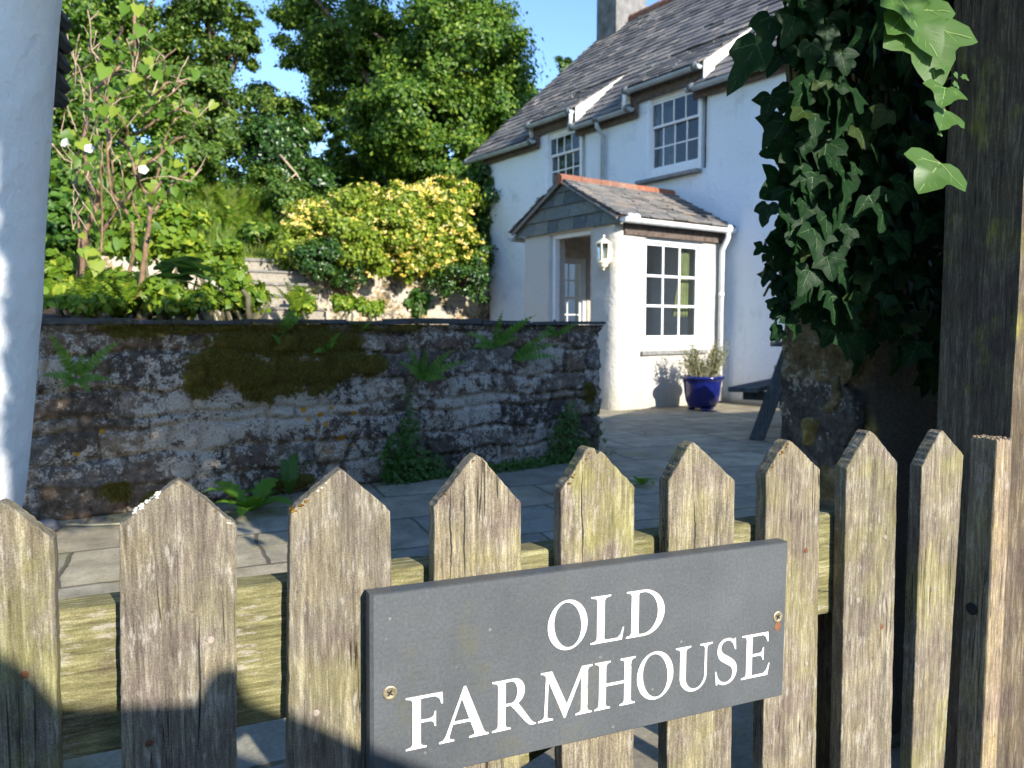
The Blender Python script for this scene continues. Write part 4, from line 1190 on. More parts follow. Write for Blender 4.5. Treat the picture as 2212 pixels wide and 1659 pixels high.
cpath = [(PX, 0), (PX, -PD + .05), (PX + .05, -PD)] + [(-rc + rc * math.sin(R(a)), -PD + rc - rc * math.cos(R(a))) for a in range(0, 91, 15)] + [(0, .0)]
lens_ = [0]
for a, b in zip(cpath, cpath[1:]): lens_.append(lens_[-1] + math.hypot(b[0]-a[0], b[1]-a[1]))
s_front = lens_[2] - (PX + .05)          # s at x on the front = s_front + x
s_side = lens_[-1]                        # s at y on the side = s_side + y
# the left side window of the porch faces the sunny one
lwy = (hs(1197, 620, PX + .26)[0], hs(1268, 620, PX + .26)[0]); lwz = (.85, hs(1230, 556, PX + .26)[1]); print('left window', lwy, lwz)
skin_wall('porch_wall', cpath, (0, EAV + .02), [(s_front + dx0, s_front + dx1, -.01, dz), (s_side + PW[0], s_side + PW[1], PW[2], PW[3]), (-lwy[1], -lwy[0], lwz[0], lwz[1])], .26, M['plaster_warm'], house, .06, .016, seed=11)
# inner skin of the porch, seen through the doorway
IN = .26
ipath = [(-IN, -.02), (-IN, -PD + IN), (PX + IN, -PD + IN), (PX + IN, -.02)]
il = PD - IN - .02
skin_wall('porch_lining', ipath, (0, EAV), [(-PW[1] - .02, -PW[0] - .02, PW[2], PW[3]), (il + (-IN - dx1), il + (-IN - dx0), -.01, dz), (il + (-PX - 2*IN) + (PD - IN + lwy[0]), il + (-PX - 2*IN) + (PD - IN + lwy[1]), lwz[0], lwz[1])], 0, M['inner'], house, .2, .004, seed=4)
MB().box((PX + .1, -PD + .1, EAV - .012), (-.1, 0, EAV + .012)).build('porch_ceiling', M['inner'], house)
# door frame in the opening
MB().box((dx0 - .002, -PD + .05, 0), (dx0 + .055, -PD + .13, dz)).box((dx1 - .04, -PD + .05, 0), (dx1 + .002, -PD + .13, dz)).box((dx0 + .0552, -PD + .052, dz - .05), (dx1 - .0402, -PD + .128, dz + .002)).build('door_frame', M['white_paint'], house, bevel=.004)
MB().box((dx0 + .058, -PD + .02, .96), (dx0 + .075, -PD + .05, 1.10)).build('door_latch', M['black'], house, bevel=.004)

def window(w, h, cols, split, rows_top, rows_bot, loc, rz, sash_step=.03, bottom=.07, bar=.022, frame=.055, name='window'):
    """sash window in its own plane: x across, z up, y into the wall. split = fraction of height taken by the upper sash (0 = one light)"""
    wo = MB()
    wo.box((0, -.01, 0), (frame, .07, h)).box((w - frame, -.01, 0), (w, .07, h)).box((frame + .0002, -.008, h - frame), (w - frame - .0002, .068, h)).box((frame + .0002, -.012, 0), (w - frame - .0002, .072, bottom))
    o = wo.build(name, M['white_paint'], house, loc, rz, bevel=.004)
    def sash(z0, z1, y, rows, br):
        sb = MB(); x0, x1 = frame + .001, w - frame - .001; st = .03
        sb.box((x0, y, z0), (x0 + st, y + .03, z1)).box((x1 - st, y, z0), (x1, y + .03, z1)).box((x0 + st + .0002, y + .001, z1 - st), (x1 - st - .0002, y + .029, z1)).box((x0 + st + .0002, y + .001, z0), (x1 - st - .0002, y + .029, z0 + br))
        gx0, gx1, gz0, gz1 = x0 + st, x1 - st, z0 + br, z1 - st
        for k in range(1, cols):
            xc = gx0 + (gx1 - gx0) * k / cols; sb.box((xc - bar/2, y + .004, gz0 + .0002), (xc + bar/2, y + .026, gz1 - .0002))
        for k in range(1, rows):
            zc = gz0 + (gz1 - gz0) * k / rows
            for m_ in range(cols):
                a = gx0 + (gx1 - gx0) * m_ / cols + (bar/2 if m_ else 0) + .0002; b = gx0 + (gx1 - gx0) * (m_+1) / cols - (bar/2 if m_ < cols-1 else 0) - .0002
                sb.box((a, y + .006, zc - bar/2), (b, y + .024, zc + bar/2))
        sb.build('sash', M['white_paint'], o, bevel=.003)
        for k in range(cols):
            for r_ in range(rows):
                a = gx0 + (gx1 - gx0) * k / cols; b = gx0 + (gx1 - gx0) * (k+1) / cols; c0 = gz0 + (gz1 - gz0) * r_ / rows; c1 = gz0 + (gz1 - gz0) * (r_+1) / rows
                t = random.uniform(-.0025, .0025); t2 = random.uniform(-.0025, .0025)
                MB().add([(a, y + .015 + t, c0), (b, y + .015 - t, c0), (b, y + .015 - t + t2, c1), (a, y + .015 + t + t2, c1)], [(0,1,2,3)]).build('pane', M['glass'], o)
    if split:
        zm = h - frame - (h - frame - bottom) * split
        sash(zm - .015, h - frame, .008, rows_top, .035)
        sash(bottom, zm + .018, .040, rows_bot, .06)
    else:
        sash(bottom, h - frame, .02, rows_bot, .04)
    return o
def sill(o, w, d=.09, th=.05, mat=None, x0=-.06, x1=.06):
    MB().box((x0, -d, -th), (w + x1, .16, -.002), jit=.006).build('sill', mat or M['sill'], o, bevel=.006)
wr = window(RW[1] - RW[0], RW[3] - RW[2] + .0, 4, .36, 1, 2, (RW[0], .045, RW[2]), 0, bottom=.12); sill(wr, RW[1] - RW[0], .16)
wle = window(LWd[1] - LWd[0], LWd[3] - LWd[2], 4, .36, 1, 2, (LWd[0], .045, LWd[2]), 0, bottom=.12); sill(wle, LWd[1] - LWd[0], .16)
wg = window(.9, 2.05 - GWz, 4, .5, 2, 2, (GWx, .045, GWz), 0, bottom=.10); sill(wg, .9, .16, .06, None, -.14, .10)
ws = window(PW[1] - PW[0], PW[3] - PW[2], 3, 0, 0, 3, (-.045, PW[0], PW[2]), R(90), bottom=.14, bar=.030); sill(ws, PW[1] - PW[0], .085, .055)
wp = window(lwy[1] - lwy[0], lwz[1] - lwz[0], 2, .5, 2, 2, (PX + IN - .03, lwy[0], lwz[0]), R(90), bottom=.05, bar=.02)
# curtains hung behind the panes
def curtain(label, pts_top, pts_bot, z1, z0, mat, x_at, y_at, axis, gather=None, waves=9, group=None):
    n = 40; m = 14; vs, fs = [], []
    for j in range(m + 1):
        f = j / m; z = z1 + (z0 - z1) * f
        a = pts_top[0] + (pts_bot[0] - pts_top[0]) * f ** .9; b = pts_top[1] + (pts_bot[1] - pts_top[1]) * f
        for i in range(n + 1):
            g = i / n; q = a + (b - a) * g; o_ = .018 * math.sin(g * waves * 2 * math.pi + .4 * math.sin(f * 3))
            vs.append((x_at + o_, q, z) if axis == 'y' else (q, y_at + o_, z))
    for j in range(m):
        for i in range(n):
            k = j * (n + 1) + i; fs.append((k, k + 1, k + n + 2, k + n + 1))
    mb = MB().add([HM @ Vector(p) for p in vs], fs)
    me = mb.mesh('curtain'); smooth(me)
    o = link('curtain', me, mat)
    s_ = o.modifiers.new('thick', 'SOLIDIFY'); s_.thickness = .004
    loc_mesh(o, HM @ Vector(vs[0]))
    return tag(o, label, 'curtain', group)
pw = PW[1] - PW[0]
curtain('green curtain drawn to the right of the sunlit porch window', (PW[0] + pw * .80, PW[1] - .06), (PW[0] + pw * .66, PW[1] - .06), PW[3] - .05, PW[2] + .42, M['curtain_green'], -.20, 0, 'y', waves=5)
curtain('pale curtain at the left side of the upper window near the ivy', (RW[0] + .06, RW[0] + .36), (RW[0] + .06, RW[0] + .38), RW[3] - .05, RW[2] + .05, M['curtain_grey'], 0, .26, 'x', waves=5)
curtain('pale curtain in the upper window above the porch gable', (LWd[0] + .05, LWd[0] + .40), (LWd[0] + .05, LWd[0] + .42), LWd[3] - .05, LWd[2] + .05, M['curtain_grey'], 0, .26, 'x', waves=5)

# ---- roofs laid in slates
def slates(name, mat, x0, x1, y0, y1, zf, gauge, wid, parent, keep=None, th=.016, seed=0, cut=None, horiz='x'):
    """slates on a slope z = zf(y) for x0..x1, rising with y from y0 to y1 (local axes)"""
    rnd = random.Random(seed); mb = MB()
    sl_ = math.hypot(y1 - y0, zf(y1) - zf(y0)); n = int(sl_ / gauge) + 1
    dy = (y1 - y0) / n
    up = Vector((0, y1 - y0, zf(y1) - zf(y0))).normalized(); nn = Vector((0, -up.z, up.y))
    if nn.z < 0: nn = -nn
    for r_ in range(n):
        ya = y0 + dy * r_; x = x0 - rnd.uniform(0, wid)
        while x < x1:
            w_ = wid * rnd.uniform(.65, 1.4); a = max(x, x0 + rnd.uniform(-.015, .015)); b = min(x + w_ - .006, x1 + rnd.uniform(-.015, .015)); xm = (a + b) / 2
            x += w_
            if b - a < .03 or (keep and not keep(xm, ya + dy * .5)): continue
            lift = rnd.uniform(0, .014); j = rnd.uniform(-.018, .018); j2 = j + rnd.uniform(-.008, .008)
            ye = min(ya + dy * 1.45, y1)
            A = Vector((a, ya, zf(ya))) + up * j + nn * (th + .012 + lift); B = Vector((b, ya, zf(ya))) + up * j2 + nn * (th + .012 + lift * rnd.uniform(.3, 1.3))
            C = Vector((b, ye, zf(ye))) + nn * .012; D = Vector((a, ye, zf(ye))) + nn * .012
            if x1 < x0: pass
            vs = [A, B, C, D, A - nn * th, B - nn * th, C - nn * .008, D - nn * .008]
            mb.add(vs, [(0,1,2,3), (4,5,1,0), (5,6,2,1), (7,4,0,3), (6,7,3,2)])
    return mb.build(name, mat, parent)
def board(name, pts, mat, parent, th=.03):
    """flat polygon with thickness"""
    p = [Vector(q) for q in pts]; n = (p[1] - p[0]).cross(p[2] - p[0]).normalized() * th; k = len(p)
    return MB().add(p + [q - n for q in p], [tuple(range(k)), tuple(reversed(range(k, 2*k)))] + [(i, k+i, k+(i+1) % k, (i+1) % k) for i in range(k)]).build(name, mat, parent, recalc=True)

# eave lines measured on the photo, all in the plane of the gutter (local y = -.14)
GYL = -.14
segA = [hl(1007, 367, GYL), hl(1156, 309, GYL)]; segB = [hl(1139.5, 281, GYL), hl(1240, 240, GYL)]; segC = [hl(1234, 281, GYL), hl(1369, 231, GYL)]
segD = [hl(1348, 198, GYL), hl(1516, 137, GYL)]; segE = [hl(1488, 182, GYL), hl(1662, 118, GYL)]
print('eaves', segA, segB, segC, segD, segE)
zlo = np.polyfit([segA[0][0], segA[1][0], segC[0][0], segC[1][0], segE[0][0]], [segA[0][1], segA[1][1], segC[0][1], segC[1][1], segE[0][1]], 1)
zhi = np.polyfit([q[0] for q in segB + segD], [q[1] for q in segB + segD], 1)
ZL = float(np.polyval(zlo, -2.5)) + .05; ZH = float(np.polyval(zhi, -2.2)) + .05
vg = on_plane(1292, 86, J + Vector((-.578, .816, 0)) * (-segA[0][0]), Vector((-.578, .816, 0))); vgl = HI @ vg
PITCHR = (vgl.z - ZL) / (vgl.y - GYL)
YR = 3.53
print('roof', ZL, ZH, PITCHR, vgl)
sag = lambda x: .0
def zroof(y): return ZL + PITCHR * (y - GYL) - .10 * max(0, 1 - (y - GYL) / 1.2) ** 2 * 0
XG = segA[0][0] + .02
dorm = [(segB[0][0], segB[1][0]), (segD[0][0], segD[1][0])]
ym = .95
def in_d(x, y): return any(a - .0 < x < b + .0 for a, b in dorm) and y < ym
rf = slates('roof', M['roof'], XG, 4.3, GYL - .03, YR, zroof, .19, .26, house, lambda x, y: not in_d(x, y), seed=2)
board('roof_lining', [(XG + .03, ym, zroof(ym)), (4.3, ym, zroof(ym)), (4.3, YR, zroof(YR)), (XG + .03, YR, zroof(YR))], M['fascia'], rf, .03)
cutx = [XG + .03] + [q for d in dorm for q in d] + [4.3]
for a, b in zip(cutx[::2], cutx[1::2]):
    board('roof_lining', [(a, GYL + .01, zroof(GYL + .01)), (b, GYL + .01, zroof(GYL + .01)), (b, ym, zroof(ym)), (a, ym, zroof(ym))], M['fascia'], rf, .03)
board('rear_slope', [(XG, YR, zroof(YR) - .002), (4.3, YR, zroof(YR) - .002), (4.3, 2 * YR + .2, zroof(-.2)), (XG, 2 * YR + .2, zroof(-.2))], M['roof'], rf, .03)
for a, b in dorm:
    zf = lambda y: ZH + (zroof(ym) - ZH) * (y - GYL) / (ym - GYL)
    d_ = slates('dormer_roof', M['roof'], a, b, GYL - .03, ym, zf, .19, .26, house, seed=int(a * 10) + 50)
    board('dormer_lining', [(a, GYL + .01, zf(GYL + .01)), (b, GYL + .01, zf(GYL + .01)), (b, ym, zf(ym)), (a, ym, zf(ym))], M['fascia'], d_, .025)
    for xx, sg in ((a + .05, -1), (b, 1)):
        dn = .03 if sg < 0 else -.012
        board('dormer_cheek', [(xx, GYL + .02, zroof(GYL) - .03), (xx, GYL + .02, zf(GYL) - dn), (xx, ym, zroof(ym) - dn), (xx, ym - .1, zroof(ym - .1) - .03)][::sg], M['lead'], d_, .02)
    MB().box((a + .03, -.055, wall_top - .06), (b - .03, -.025, ZH + .06)).build('fascia', M['fascia'], house)
    MB().box((a + .03, -.02, wall_top - .05), (b - .03, .12, ZH + .10)).build('dormer_face', M['plaster'], house)
# gable ends
for xx in (XL + .02, XR - .02):
    board('gable', [(xx, .05, zroof(.05) - .07), (xx, YR, zroof(YR) - .07), (xx, 7.0, zroof(.05) - .07)], M['plaster'], house, .05)
# red ridge tiles
x = XG; mb = MB()
while x < 4.2:
    mb.tube([(x, YR, zroof(YR) + .0), (x + .40, YR, zroof(YR) + .008)], .105, 10); x += .41
mb.build('ridge_tiles', M['terracotta'], rf)
# chimney on the gable
ch = (XG + .10, XG + .72)
cmb = MB().box((ch[0], YR - .44, zroof(YR) - 1.3), (ch[1], YR + .44, zroof(YR) + 1.75), jit=.01).box((ch[0] - .05, YR - .50, zroof(YR) + 1.752), (ch[1] + .05, YR + .50, zroof(YR) + 1.92), jit=.01)
chm = cmb.build('chimney', M['chimney'], house, bevel=.012)
MB().lathe([(.13, 0), (.115, .08), (.10, .40), (.125, .44), (.125, .48), (.09, .48), (.085, .1)], 18, c=((ch[0]+ch[1])/2, YR, zroof(YR) + 1.92)).build('chimney_pot', M['terracotta'], chm, sm=True)
# fascias under the low eaves, gutters and pipes
def gutter(p, q, z, name='gutter', ends=True, y=GYL - .045):
    g_ = MB(); a, b = p, q
    n = 9; vs, fs = [], []
    for xx in (a, b):
        for r_, in ((.056,), (.049,)):
            for k in range(n + 1):
                t_ = math.pi + math.pi * k / n; vs.append((xx, y + r_ * math.cos(t_), z + r_ * math.sin(t_)))
    m = n + 1
    for k in range(n):
        fs += [(k, k+1, 2*m+k+1, 2*m+k), (m+k+1, m+k, 3*m+k, 3*m+k+1)]
    fs += [(0, 2*m, 3*m, m), (m-1, 2*m-1, 4*m-1, 3*m-1)]
    for o_ in (0, 2*m): fs += [tuple(range(o_, o_ + m))]
    g_.add(vs, fs)
    o = g_.build(name, M['gutter'], house, recalc=True)
    nb = max(2, int((b - a) / .8))
    for k in range(nb):
        xx = a + .05 + (b - a - .16) * k / (nb - 1)
        MB().tube([(xx, y, z - .002), (xx + .07, y, z - .002)], .0595, 14).build('bracket', M['gutter_dark'], o, sm=True)
    return o
zl_ = ZL - .045; zh_ = ZH - .045
for sg in ((segA[0][0], segA[1][0]), (segC[0][0], segC[1][0]), (segE[0][0], 4.25)):
    gutter(sg[0], sg[1], zl_)
    MB().box((max(sg[0], XL), -.06, zl_ - .12), (sg[1] - .02, -.03, zl_ + .10)).build('fascia', M['fascia'], house)
for sg in (segB, segD): gutter(sg[0][0], sg[1][0], zh_)
gy = GYL - .045
# swan necks between the gutters and the downpipe
for xx, zt_, zb_ in ((segB[1][0] - .03, zh_, zl_), (segD[0][0] + .06, zh_, zl_)):
    MB().tube([(xx, gy, zt_ - .03), (xx, gy, zt_ - .10), (xx - .02, gy, zb_ + .02)], .034, 12).build('gutter_drop', M['gutter_white'], house, sm=True)
dpx = hl(1303, 300, -.05)[0]
dp = MB().tube([(dpx, gy, zl_ - .03), (dpx, gy, zl_ - .12), (dpx, -.055, zl_ - .24), (dpx, -.055, .05)], .036, 12).build('downpipe', M['gutter'], house, sm=True)
MB().tube([(dpx - .055, gy, zl_ - .005), (dpx + .055, gy, zl_ - .005)], .063, 14).build('outlet', M['gutter_dark'], dp, sm=True)

# ---- porch roof
RX = PX / 2; RZ = hl(1214, 386, -PD - .1)[1]
EZ = 2.30; OV = .13; hw = -RX + OV
print('porch', RZ, EZ)
prs = empty('tmp', (0,0,0))
bpy.data.objects.remove(prs)
def pslope(side):
    def keep(x, y): return True
    # slates() rises along y: build in a frame where y runs up the slope, then rotate
    zf = lambda y: EZ + (RZ - EZ) * (y + hw) / hw
    mb_o = slates('porch_roof', M['porch_slate'], 0, PD + .14, -hw - .02, 0, zf, .15, .24, house, seed=71 + side)
    me = mb_o.data
    # frame: x -> along the porch depth, y -> across
    if side > 0:   # sunny side: outward +x ; depth runs from front (-PD-.12) to facade
        Mx = Matrix(((0,-1,0,RX),(1,0,0,-PD-.12),(0,0,1,0),(0,0,0,1)))
    else:
        Mx = Matrix(((0,1,0,RX),(-1,0,0,.02),(0,0,1,0),(0,0,0,1)))
    me.transform(Mx); me.update()
    return mb_o
pr1 = pslope(1); pr2 = pslope(-1)
for o_, sg in ((pr1, 1), (pr2, -1)):
    board('roof_lining', [(RX + sg * hw, -PD - .11, EZ), (RX + sg * hw, 0, EZ), (RX, 0, RZ), (RX, -PD - .11, RZ)][::sg], M['fascia'], o_, .02)
x = -PD - .13; mb = MB(); k = 0
while x < -.05:
    mb.tube([(RX, x, RZ + .0), (RX, min(x + .33, .02), RZ + .006)], [.07, .066], 10); x += .335
mb.build('ridge_tiles', M['terracotta'], pr1)
# slate-hung gable
gb = MB(); zrow = EAV + .0; rnd = random.Random(9); k = 0
gz0 = hl(1240, 497, -PD)[1]
zrow = gz0
while zrow < RZ - .03:
    zt_ = min(zrow + .165, RZ - .03); half0 = (RZ - .03 - zrow) / (RZ - EZ) * hw - .03; x = RX - half0 - rnd.uniform(0, .15)
    while x < RX + half0:
        w_ = rnd.uniform(.20, .36); a, b = max(x, RX - half0), min(x + w_ - .006, RX + half0); x += w_
        if b - a < .02: continue
        hb = (RZ - .03 - zt_) / (RZ - EZ) * hw - .02
        at_, bt_ = max(a, RX - hb), min(b, RX + hb)
        if bt_ <= at_: at_ = bt_ = max(min((a + b) / 2, RX + hb), RX - hb)
        y0_ = -PD - .055 - rnd.uniform(0, .006)
        gb.add([(a, y0_, zrow), (b, y0_, zrow), (bt_, -PD - .030, zt_ + .01), (at_, -PD - .030, zt_ + .01), (a, y0_ + .012, zrow), (b, y0_ + .012, zrow)], [(0,1,2,3), (4,5,1,0)])
    zrow = zt_; k += 1
gb.build('gable_slates', M['gable_slate'], house)
board('porch_gable', [(RX - hw + .12, -PD - .02, EAV + .03), (RX + hw - .12, -PD - .02, EAV + .03), (RX, -PD - .02, RZ - .04)], M['fascia'], house, .03)
# barge strips along the front verge
for sg in (1, -1):
    a = Vector((RX + sg * (hw - .02), -PD - .10, EZ - .03)); b = Vector((RX, -PD - .10, RZ - .03))
    MB().tube([a, b], .018, 6).build('verge_strip', M['sill'], pr1 if sg > 0 else pr2)
# porch gutters and pipe on both sides
def side_gutter(x, z, y0, y1, name, mat):
    vs, fs = [], []; n = 9; m = n + 1
    for yy in (y0, y1):
        for r_ in (.056, .048):
            for k in range(m):
                t_ = math.pi + math.pi * k / n; vs.append((x + r_ * math.cos(t_), yy, z + r_ * math.sin(t_)))
    for k in range(n): fs += [(k, k+1, 2*m+k+1, 2*m+k), (m+k+1, m+k, 3*m+k, 3*m+k+1)]
    fs += [(0, 2*m, 3*m, m), (m-1, 2*m-1, 4*m-1, 3*m-1), tuple(range(m)), tuple(range(2*m, 3*m))]
    return MB().add(vs, fs).build(name, mat, house, recalc=True)
g2 = side_gutter(RX + hw + .035, EZ - .03, -PD - .06, -.02, 'gutter', M['gutter_white'])
for yy in (-PD + .02, -PD + .12, -.14):
    MB().tube([(RX + hw + .035, yy, EZ - .031), (RX + hw + .035, yy + .05, EZ - .031)], .059, 14).build('bracket', M['gutter_white'], g2, sm=True)
side_gutter(RX - hw - .035, EZ - .06, -PD - .10, -.02, 'gutter', M['gutter'])
MB().box((.005, -PD + .10, EZ - .20), (.04, -.03, EZ - .05)).build('fascia', M['fascia'], house)
dp2 = MB().tube([(RX + hw + .035, -.13, EZ - .06), (RX + hw + .035, -.13, EZ - .14), (.075, -.13, EZ - .30), (.075, -.13, .03)], .035, 12).build('downpipe', M['gutter_white'], house, sm=True)
MB().tube([(.075, -.13, 1.40), (.075, -.13, 1.45)], .041, 12).build('pipe_collar', M['gutter_white'], dp2, sm=True)

# ---- lantern on the porch corner
lx, lz = hl(1302, 546, -PD - .1)
lan = empty('wall_lantern', HM @ Vector((lx, -PD - .085, lz)), R(HA), 'cream six-sided lantern fixed to the porch front beside the doorway', 'lantern')
cap = MB().lathe([(.0, .215), (.012, .21), (.016, .19), (.008, .18), (.03, .165), (.085, .125), (.098, .115), (.095, .105), (.0, .105)], 6)
cap.build('cap', M['cream'], lan)
lb = MB()
for k in range(6):
    a = 2 * math.pi * k / 6
    lb.tube([(.072 * math.cos(a), .072 * math.sin(a), -.085), (.084 * math.cos(a), .084 * math.sin(a), .106)], .010, 6)
lb.lathe([(.068, -.075), (.078, -.085), (.074, -.10), (.0, -.10)], 6)
lb.build('cage', M['cream'], lan)
MB().lathe([(.075, -.10), (.082, -.108), (.078, -.12), (.05, -.135), (.055, -.15), (.03, -.175), (.015, -.18), (.018, -.195), (.0, -.21)], 12).build('base', M['cream'], lan, sm=True)
MB().lathe([(.064, -.08), (.075, .10)], 6).build('glass', M['glass'], lan)
MB().lathe([(.02, -.09), (.022, -.02), (.014, .04), (0, .06)], 10).build('candle_bulb', M['white_paint'], lan, sm=True)
MB().box((-.045, .05, -.10), (.045, .10, .06)).build('wall_plate', M['cream'], lan, bevel=.01)
# ---------------------------------------------------------------- raised garden: retaining wall, steps, hillside
HC = HM @ Vector((XL, .15, 0))                       # house corner the wall runs to
A_ = Vector((.816, .578, 0)); B_ = Vector((-.578, .816, 0))   # along the wall, and uphill
RL = 3.75
rw0 = HC - A_ * RL
RANG = math.atan2(A_.y, A_.x)
ret = empty('retaining_wall', rw0, RANG, 'sunlit rubble retaining wall below the honeysuckle with pale mortar', 'wall')
def rwhite(x, z): return .75 + .7 * nz(x * 3, z * 3, 41)
rubble('stonework', RL, 1.98, .35, M['rubble_warm'], ret, 91, .03, (.07, .13), (.2, .5), .03, lambda x, z: .35 * nz(x * 2, z * 3, 3), rwhite)
SWD = .95                                            # stair width
ret2 = empty('retaining_wall', rw0 - A_ * (SWD + 5.0), RANG, 'rubble retaining wall to the left of the garden steps, half hidden by plants', 'wall')
rubble('stonework', 5.0, 2.02, .35, M['rubble_warm'], ret2, 92, .05, (.07, .13), (.2, .5), .03, None, rwhite)
def RW_(a, b, z): return rw0 + A_ * a + B_ * b + Vector((0, 0, z))
st = empty('garden_steps', RW_(-SWD, 0, 0), RANG, 'flight of mossy stone steps climbing from the path to the upper lawn', 'steps')
NS, RIS, TRD = 7, .205, .30
z0s = 2.12 - NS * RIS
for k in range(NS):
    zt_ = z0s + RIS * (k + 1); y0 = -1.52 + TRD * k
    MB().box((0.02, y0, 0), (SWD - .02, y0 + TRD + (.3 if k < NS - 1 else .5), zt_ - .045), jit=.008).build('riser', M['step'], st, bevel=.008)
    MB().box((0.0, y0 - .035, zt_ - .044), (SWD - .005, y0 + TRD + .02, zt_), jit=.010).build('tread', M['tread'], st, bevel=.008)
def hillz(a, b):
    z = 2.10
    if b > 1.6: z += .42 * (b - 1.6)
    if b > 7: z -= .30 * (b - 7)
    if b > 16: z -= .12 * (b - 16)
    z = max(z, -2.0)
    z += (.10 * nz(a * .5, b * .5, 2) + .05 * nz(a * 1.6, b * 1.6, 2)) * min(1, max(0, b - .8))
    return z
vs, fs = [], []
AA = [-40 + 80 * i / 110 for i in range(111)]; BB = [.30 + .25 * j for j in range(60)] + [15.3 + 1.5 * j for j in range(30)]
for b in BB:
    for a in AA:
        p = RW_(a, b, 0); vs.append((p.x, p.y, hillz(a, b)))
for j in range(len(BB) - 1):
    for i in range(len(AA) - 1):
        k = j * len(AA) + i; fs.append((k, k + 1, k + len(AA) + 1, k + len(AA)))
MB().add(vs, fs).build('hillside', M['turf'], sm=True)['kind'] = 'structure'
# planting bed behind the garden wall (left), level with its coping
wb = lambda a, b, z: W0 + wdn * a + Vector((-wdn.y, wdn.x, 0)) * b + Vector((0, 0, z))
vs, fs = [], []
na, nb_ = 40, 24
for j in range(nb_ + 1):
    for i in range(na + 1):
        a = -6 + (6 + EXT + 1.9) * i / na; b = .40 + 3.4 * j / nb_
        p = wb(a, b, 0); edge_ = min(1, (EXT + 1.9 - a) / 1.2)
        vs.append((p.x, p.y, max(.02, (1.02 + .10 * nz(p.x * 2, p.y * 2, 1) + .05 * b) * max(0, edge_) ** .5)))
for j in range(nb_):
    for i in range(na):
        k = j * (na + 1) + i; fs.append((k, k + 1, k + na + 2, k + na + 1))
MB().add(vs, fs).build('planting_bed', M['soil'], sm=True)['kind'] = 'structure'

# ---------------------------------------------------------------- blue pot and its plant
pp = on_z(1516, 886)
pot = empty('flower_pot', pp, 0, 'large cobalt blue glazed pot standing by the porch downpipe', 'pot')
prof = [(.0, .035), (.135, .035), (.165, .05), (.195, .12), (.212, .22), (.222, .32), (.232, .37), (.262, .385), (.268, .40), (.262, .418), (.235, .42), (.222, .40), (.208, .34), (.0, .34)]
MB().lathe(prof, 48).build('bowl', M['blue'], pot, sm=True)
for k in range(3):
    a = 2 * math.pi * k / 3 + .5
    MB().blob((.13 * math.cos(a), .13 * math.sin(a), .02), .05, k, 2, .1, squash=(1, 1, .55)).build('foot', M['blue'], pot, sm=True)
MB().lathe([(.0, .362), (.12, .368), (.212, .352)], 24).build('compost', M['soil'], pot, sm=True)
herb = empty('potted_herb', pp + Vector((0, 0, .36)), 0, 'straggly grey green herb with dry flower heads growing in the blue pot', 'plant')
mb = MB(); rnd = random.Random(3); LP, LN, LD = [], [], []; HP = []
for k in range(150):
    side = rnd.choice((-1, -1, 1, 1, 0)); a = rnd.uniform(0, 6.28); r = rnd.uniform(0, .12)
    b = Vector((r * math.cos(a) + side * .07, r * math.sin(a), 0)); h = rnd.uniform(.16, .50) * (1.0 if side else .55)
    tip = b + Vector((side * rnd.uniform(.02, .20) + rnd.uniform(-.06, .06), rnd.uniform(-.1, .1), h))
    mid = b.lerp(tip, .5) + Vector((rnd.uniform(-.02, .02), rnd.uniform(-.02, .02), .02))
    mb.tube([b, mid, tip], [.0022, .0018, .001], 4)
    for q in range(int(h * 52)):
        f = rnd.uniform(.15, .85); p = b.lerp(mid, f * 2) if f < .5 else mid.lerp(tip, f * 2 - 1)
        LP.append(p); LN.append((rnd.uniform(-1, 1), rnd.uniform(-1, 1), .4)); LD.append((rnd.uniform(-1, 1), rnd.uniform(-1, 1), .9))
    if rnd.random() < .45: HP.append(tip)
mb.build('stems', M['twig'], herb)
leaves('foliage', np.array(LP), np.array(LN), .036 * (.6 + .8 * RNG.random(len(LP))), (T_LEAF[0] * np.array([.5, 1, 1]), T_LEAF[1]), M['herb'], herb, np.array(LD))
fhm = MB().blob((0, 0, 0), .009, 3, 1, .3).mesh('flower_head'); fhm.materials.append(M['herb'])
for i, p in enumerate(HP):
    o = bpy.data.objects.new('flower_head', fhm); COL.objects.link(o); o.parent = herb; o.location = p; o.rotation_euler = (i, i * 2, 0)
pb = on_z(1437, 868)
tag(MB().blob((0, 0, .03), .05, 3, 2, .35, squash=(1.2, 1, .75)).build('pebble', M['sill'], None, pb, sm=True), 'pale rounded stone lying at the foot of the sunlit porch wall', 'stone')

# ---------------------------------------------------------------- bench seen end-on
bf = on_z(1634, 951)
ldir = Vector((.55, .835, 0)); bang = math.atan2(-ldir.x, ldir.y)
bench = empty('picnic_table', bf, bang, 'dark grey weathered picnic table with attached seat, half hidden behind the stone pier', 'picnic table')
BL = 1.5
def plank(name, prof, y0, y1, mat=None):
    n = len(prof)
    MB().add([(x, y0, z) for x, z in prof] + [(x, y1, z) for x, z in prof], [tuple(range(n)), tuple(reversed(range(n, 2*n)))] + [(i, n+i, n+(i+1) % n, (i+1) % n) for i in range(n)]).build(name, mat or M['bench'], bench, recalc=True, bevel=.006)
MIDX = .52
for y in (0, BL - .25):
    for sg in (1, -1):
        plank('leg', [(MIDX + sg * (x - MIDX), z) for x, z in ((-.07, 0), (.055, 0), (.335, .832), (.205, .832))][::sg], y, y + .06, M['benchz'])
    plank('seat_bearer', [(-.15, .350), (1.19, .350), (1.19, .430), (-.15, .430)], y + .061, y + .105)
    plank('top_bearer', [(.20, .765), (.84, .765), (.84, .835), (.20, .835)], y + .061, y + .105)
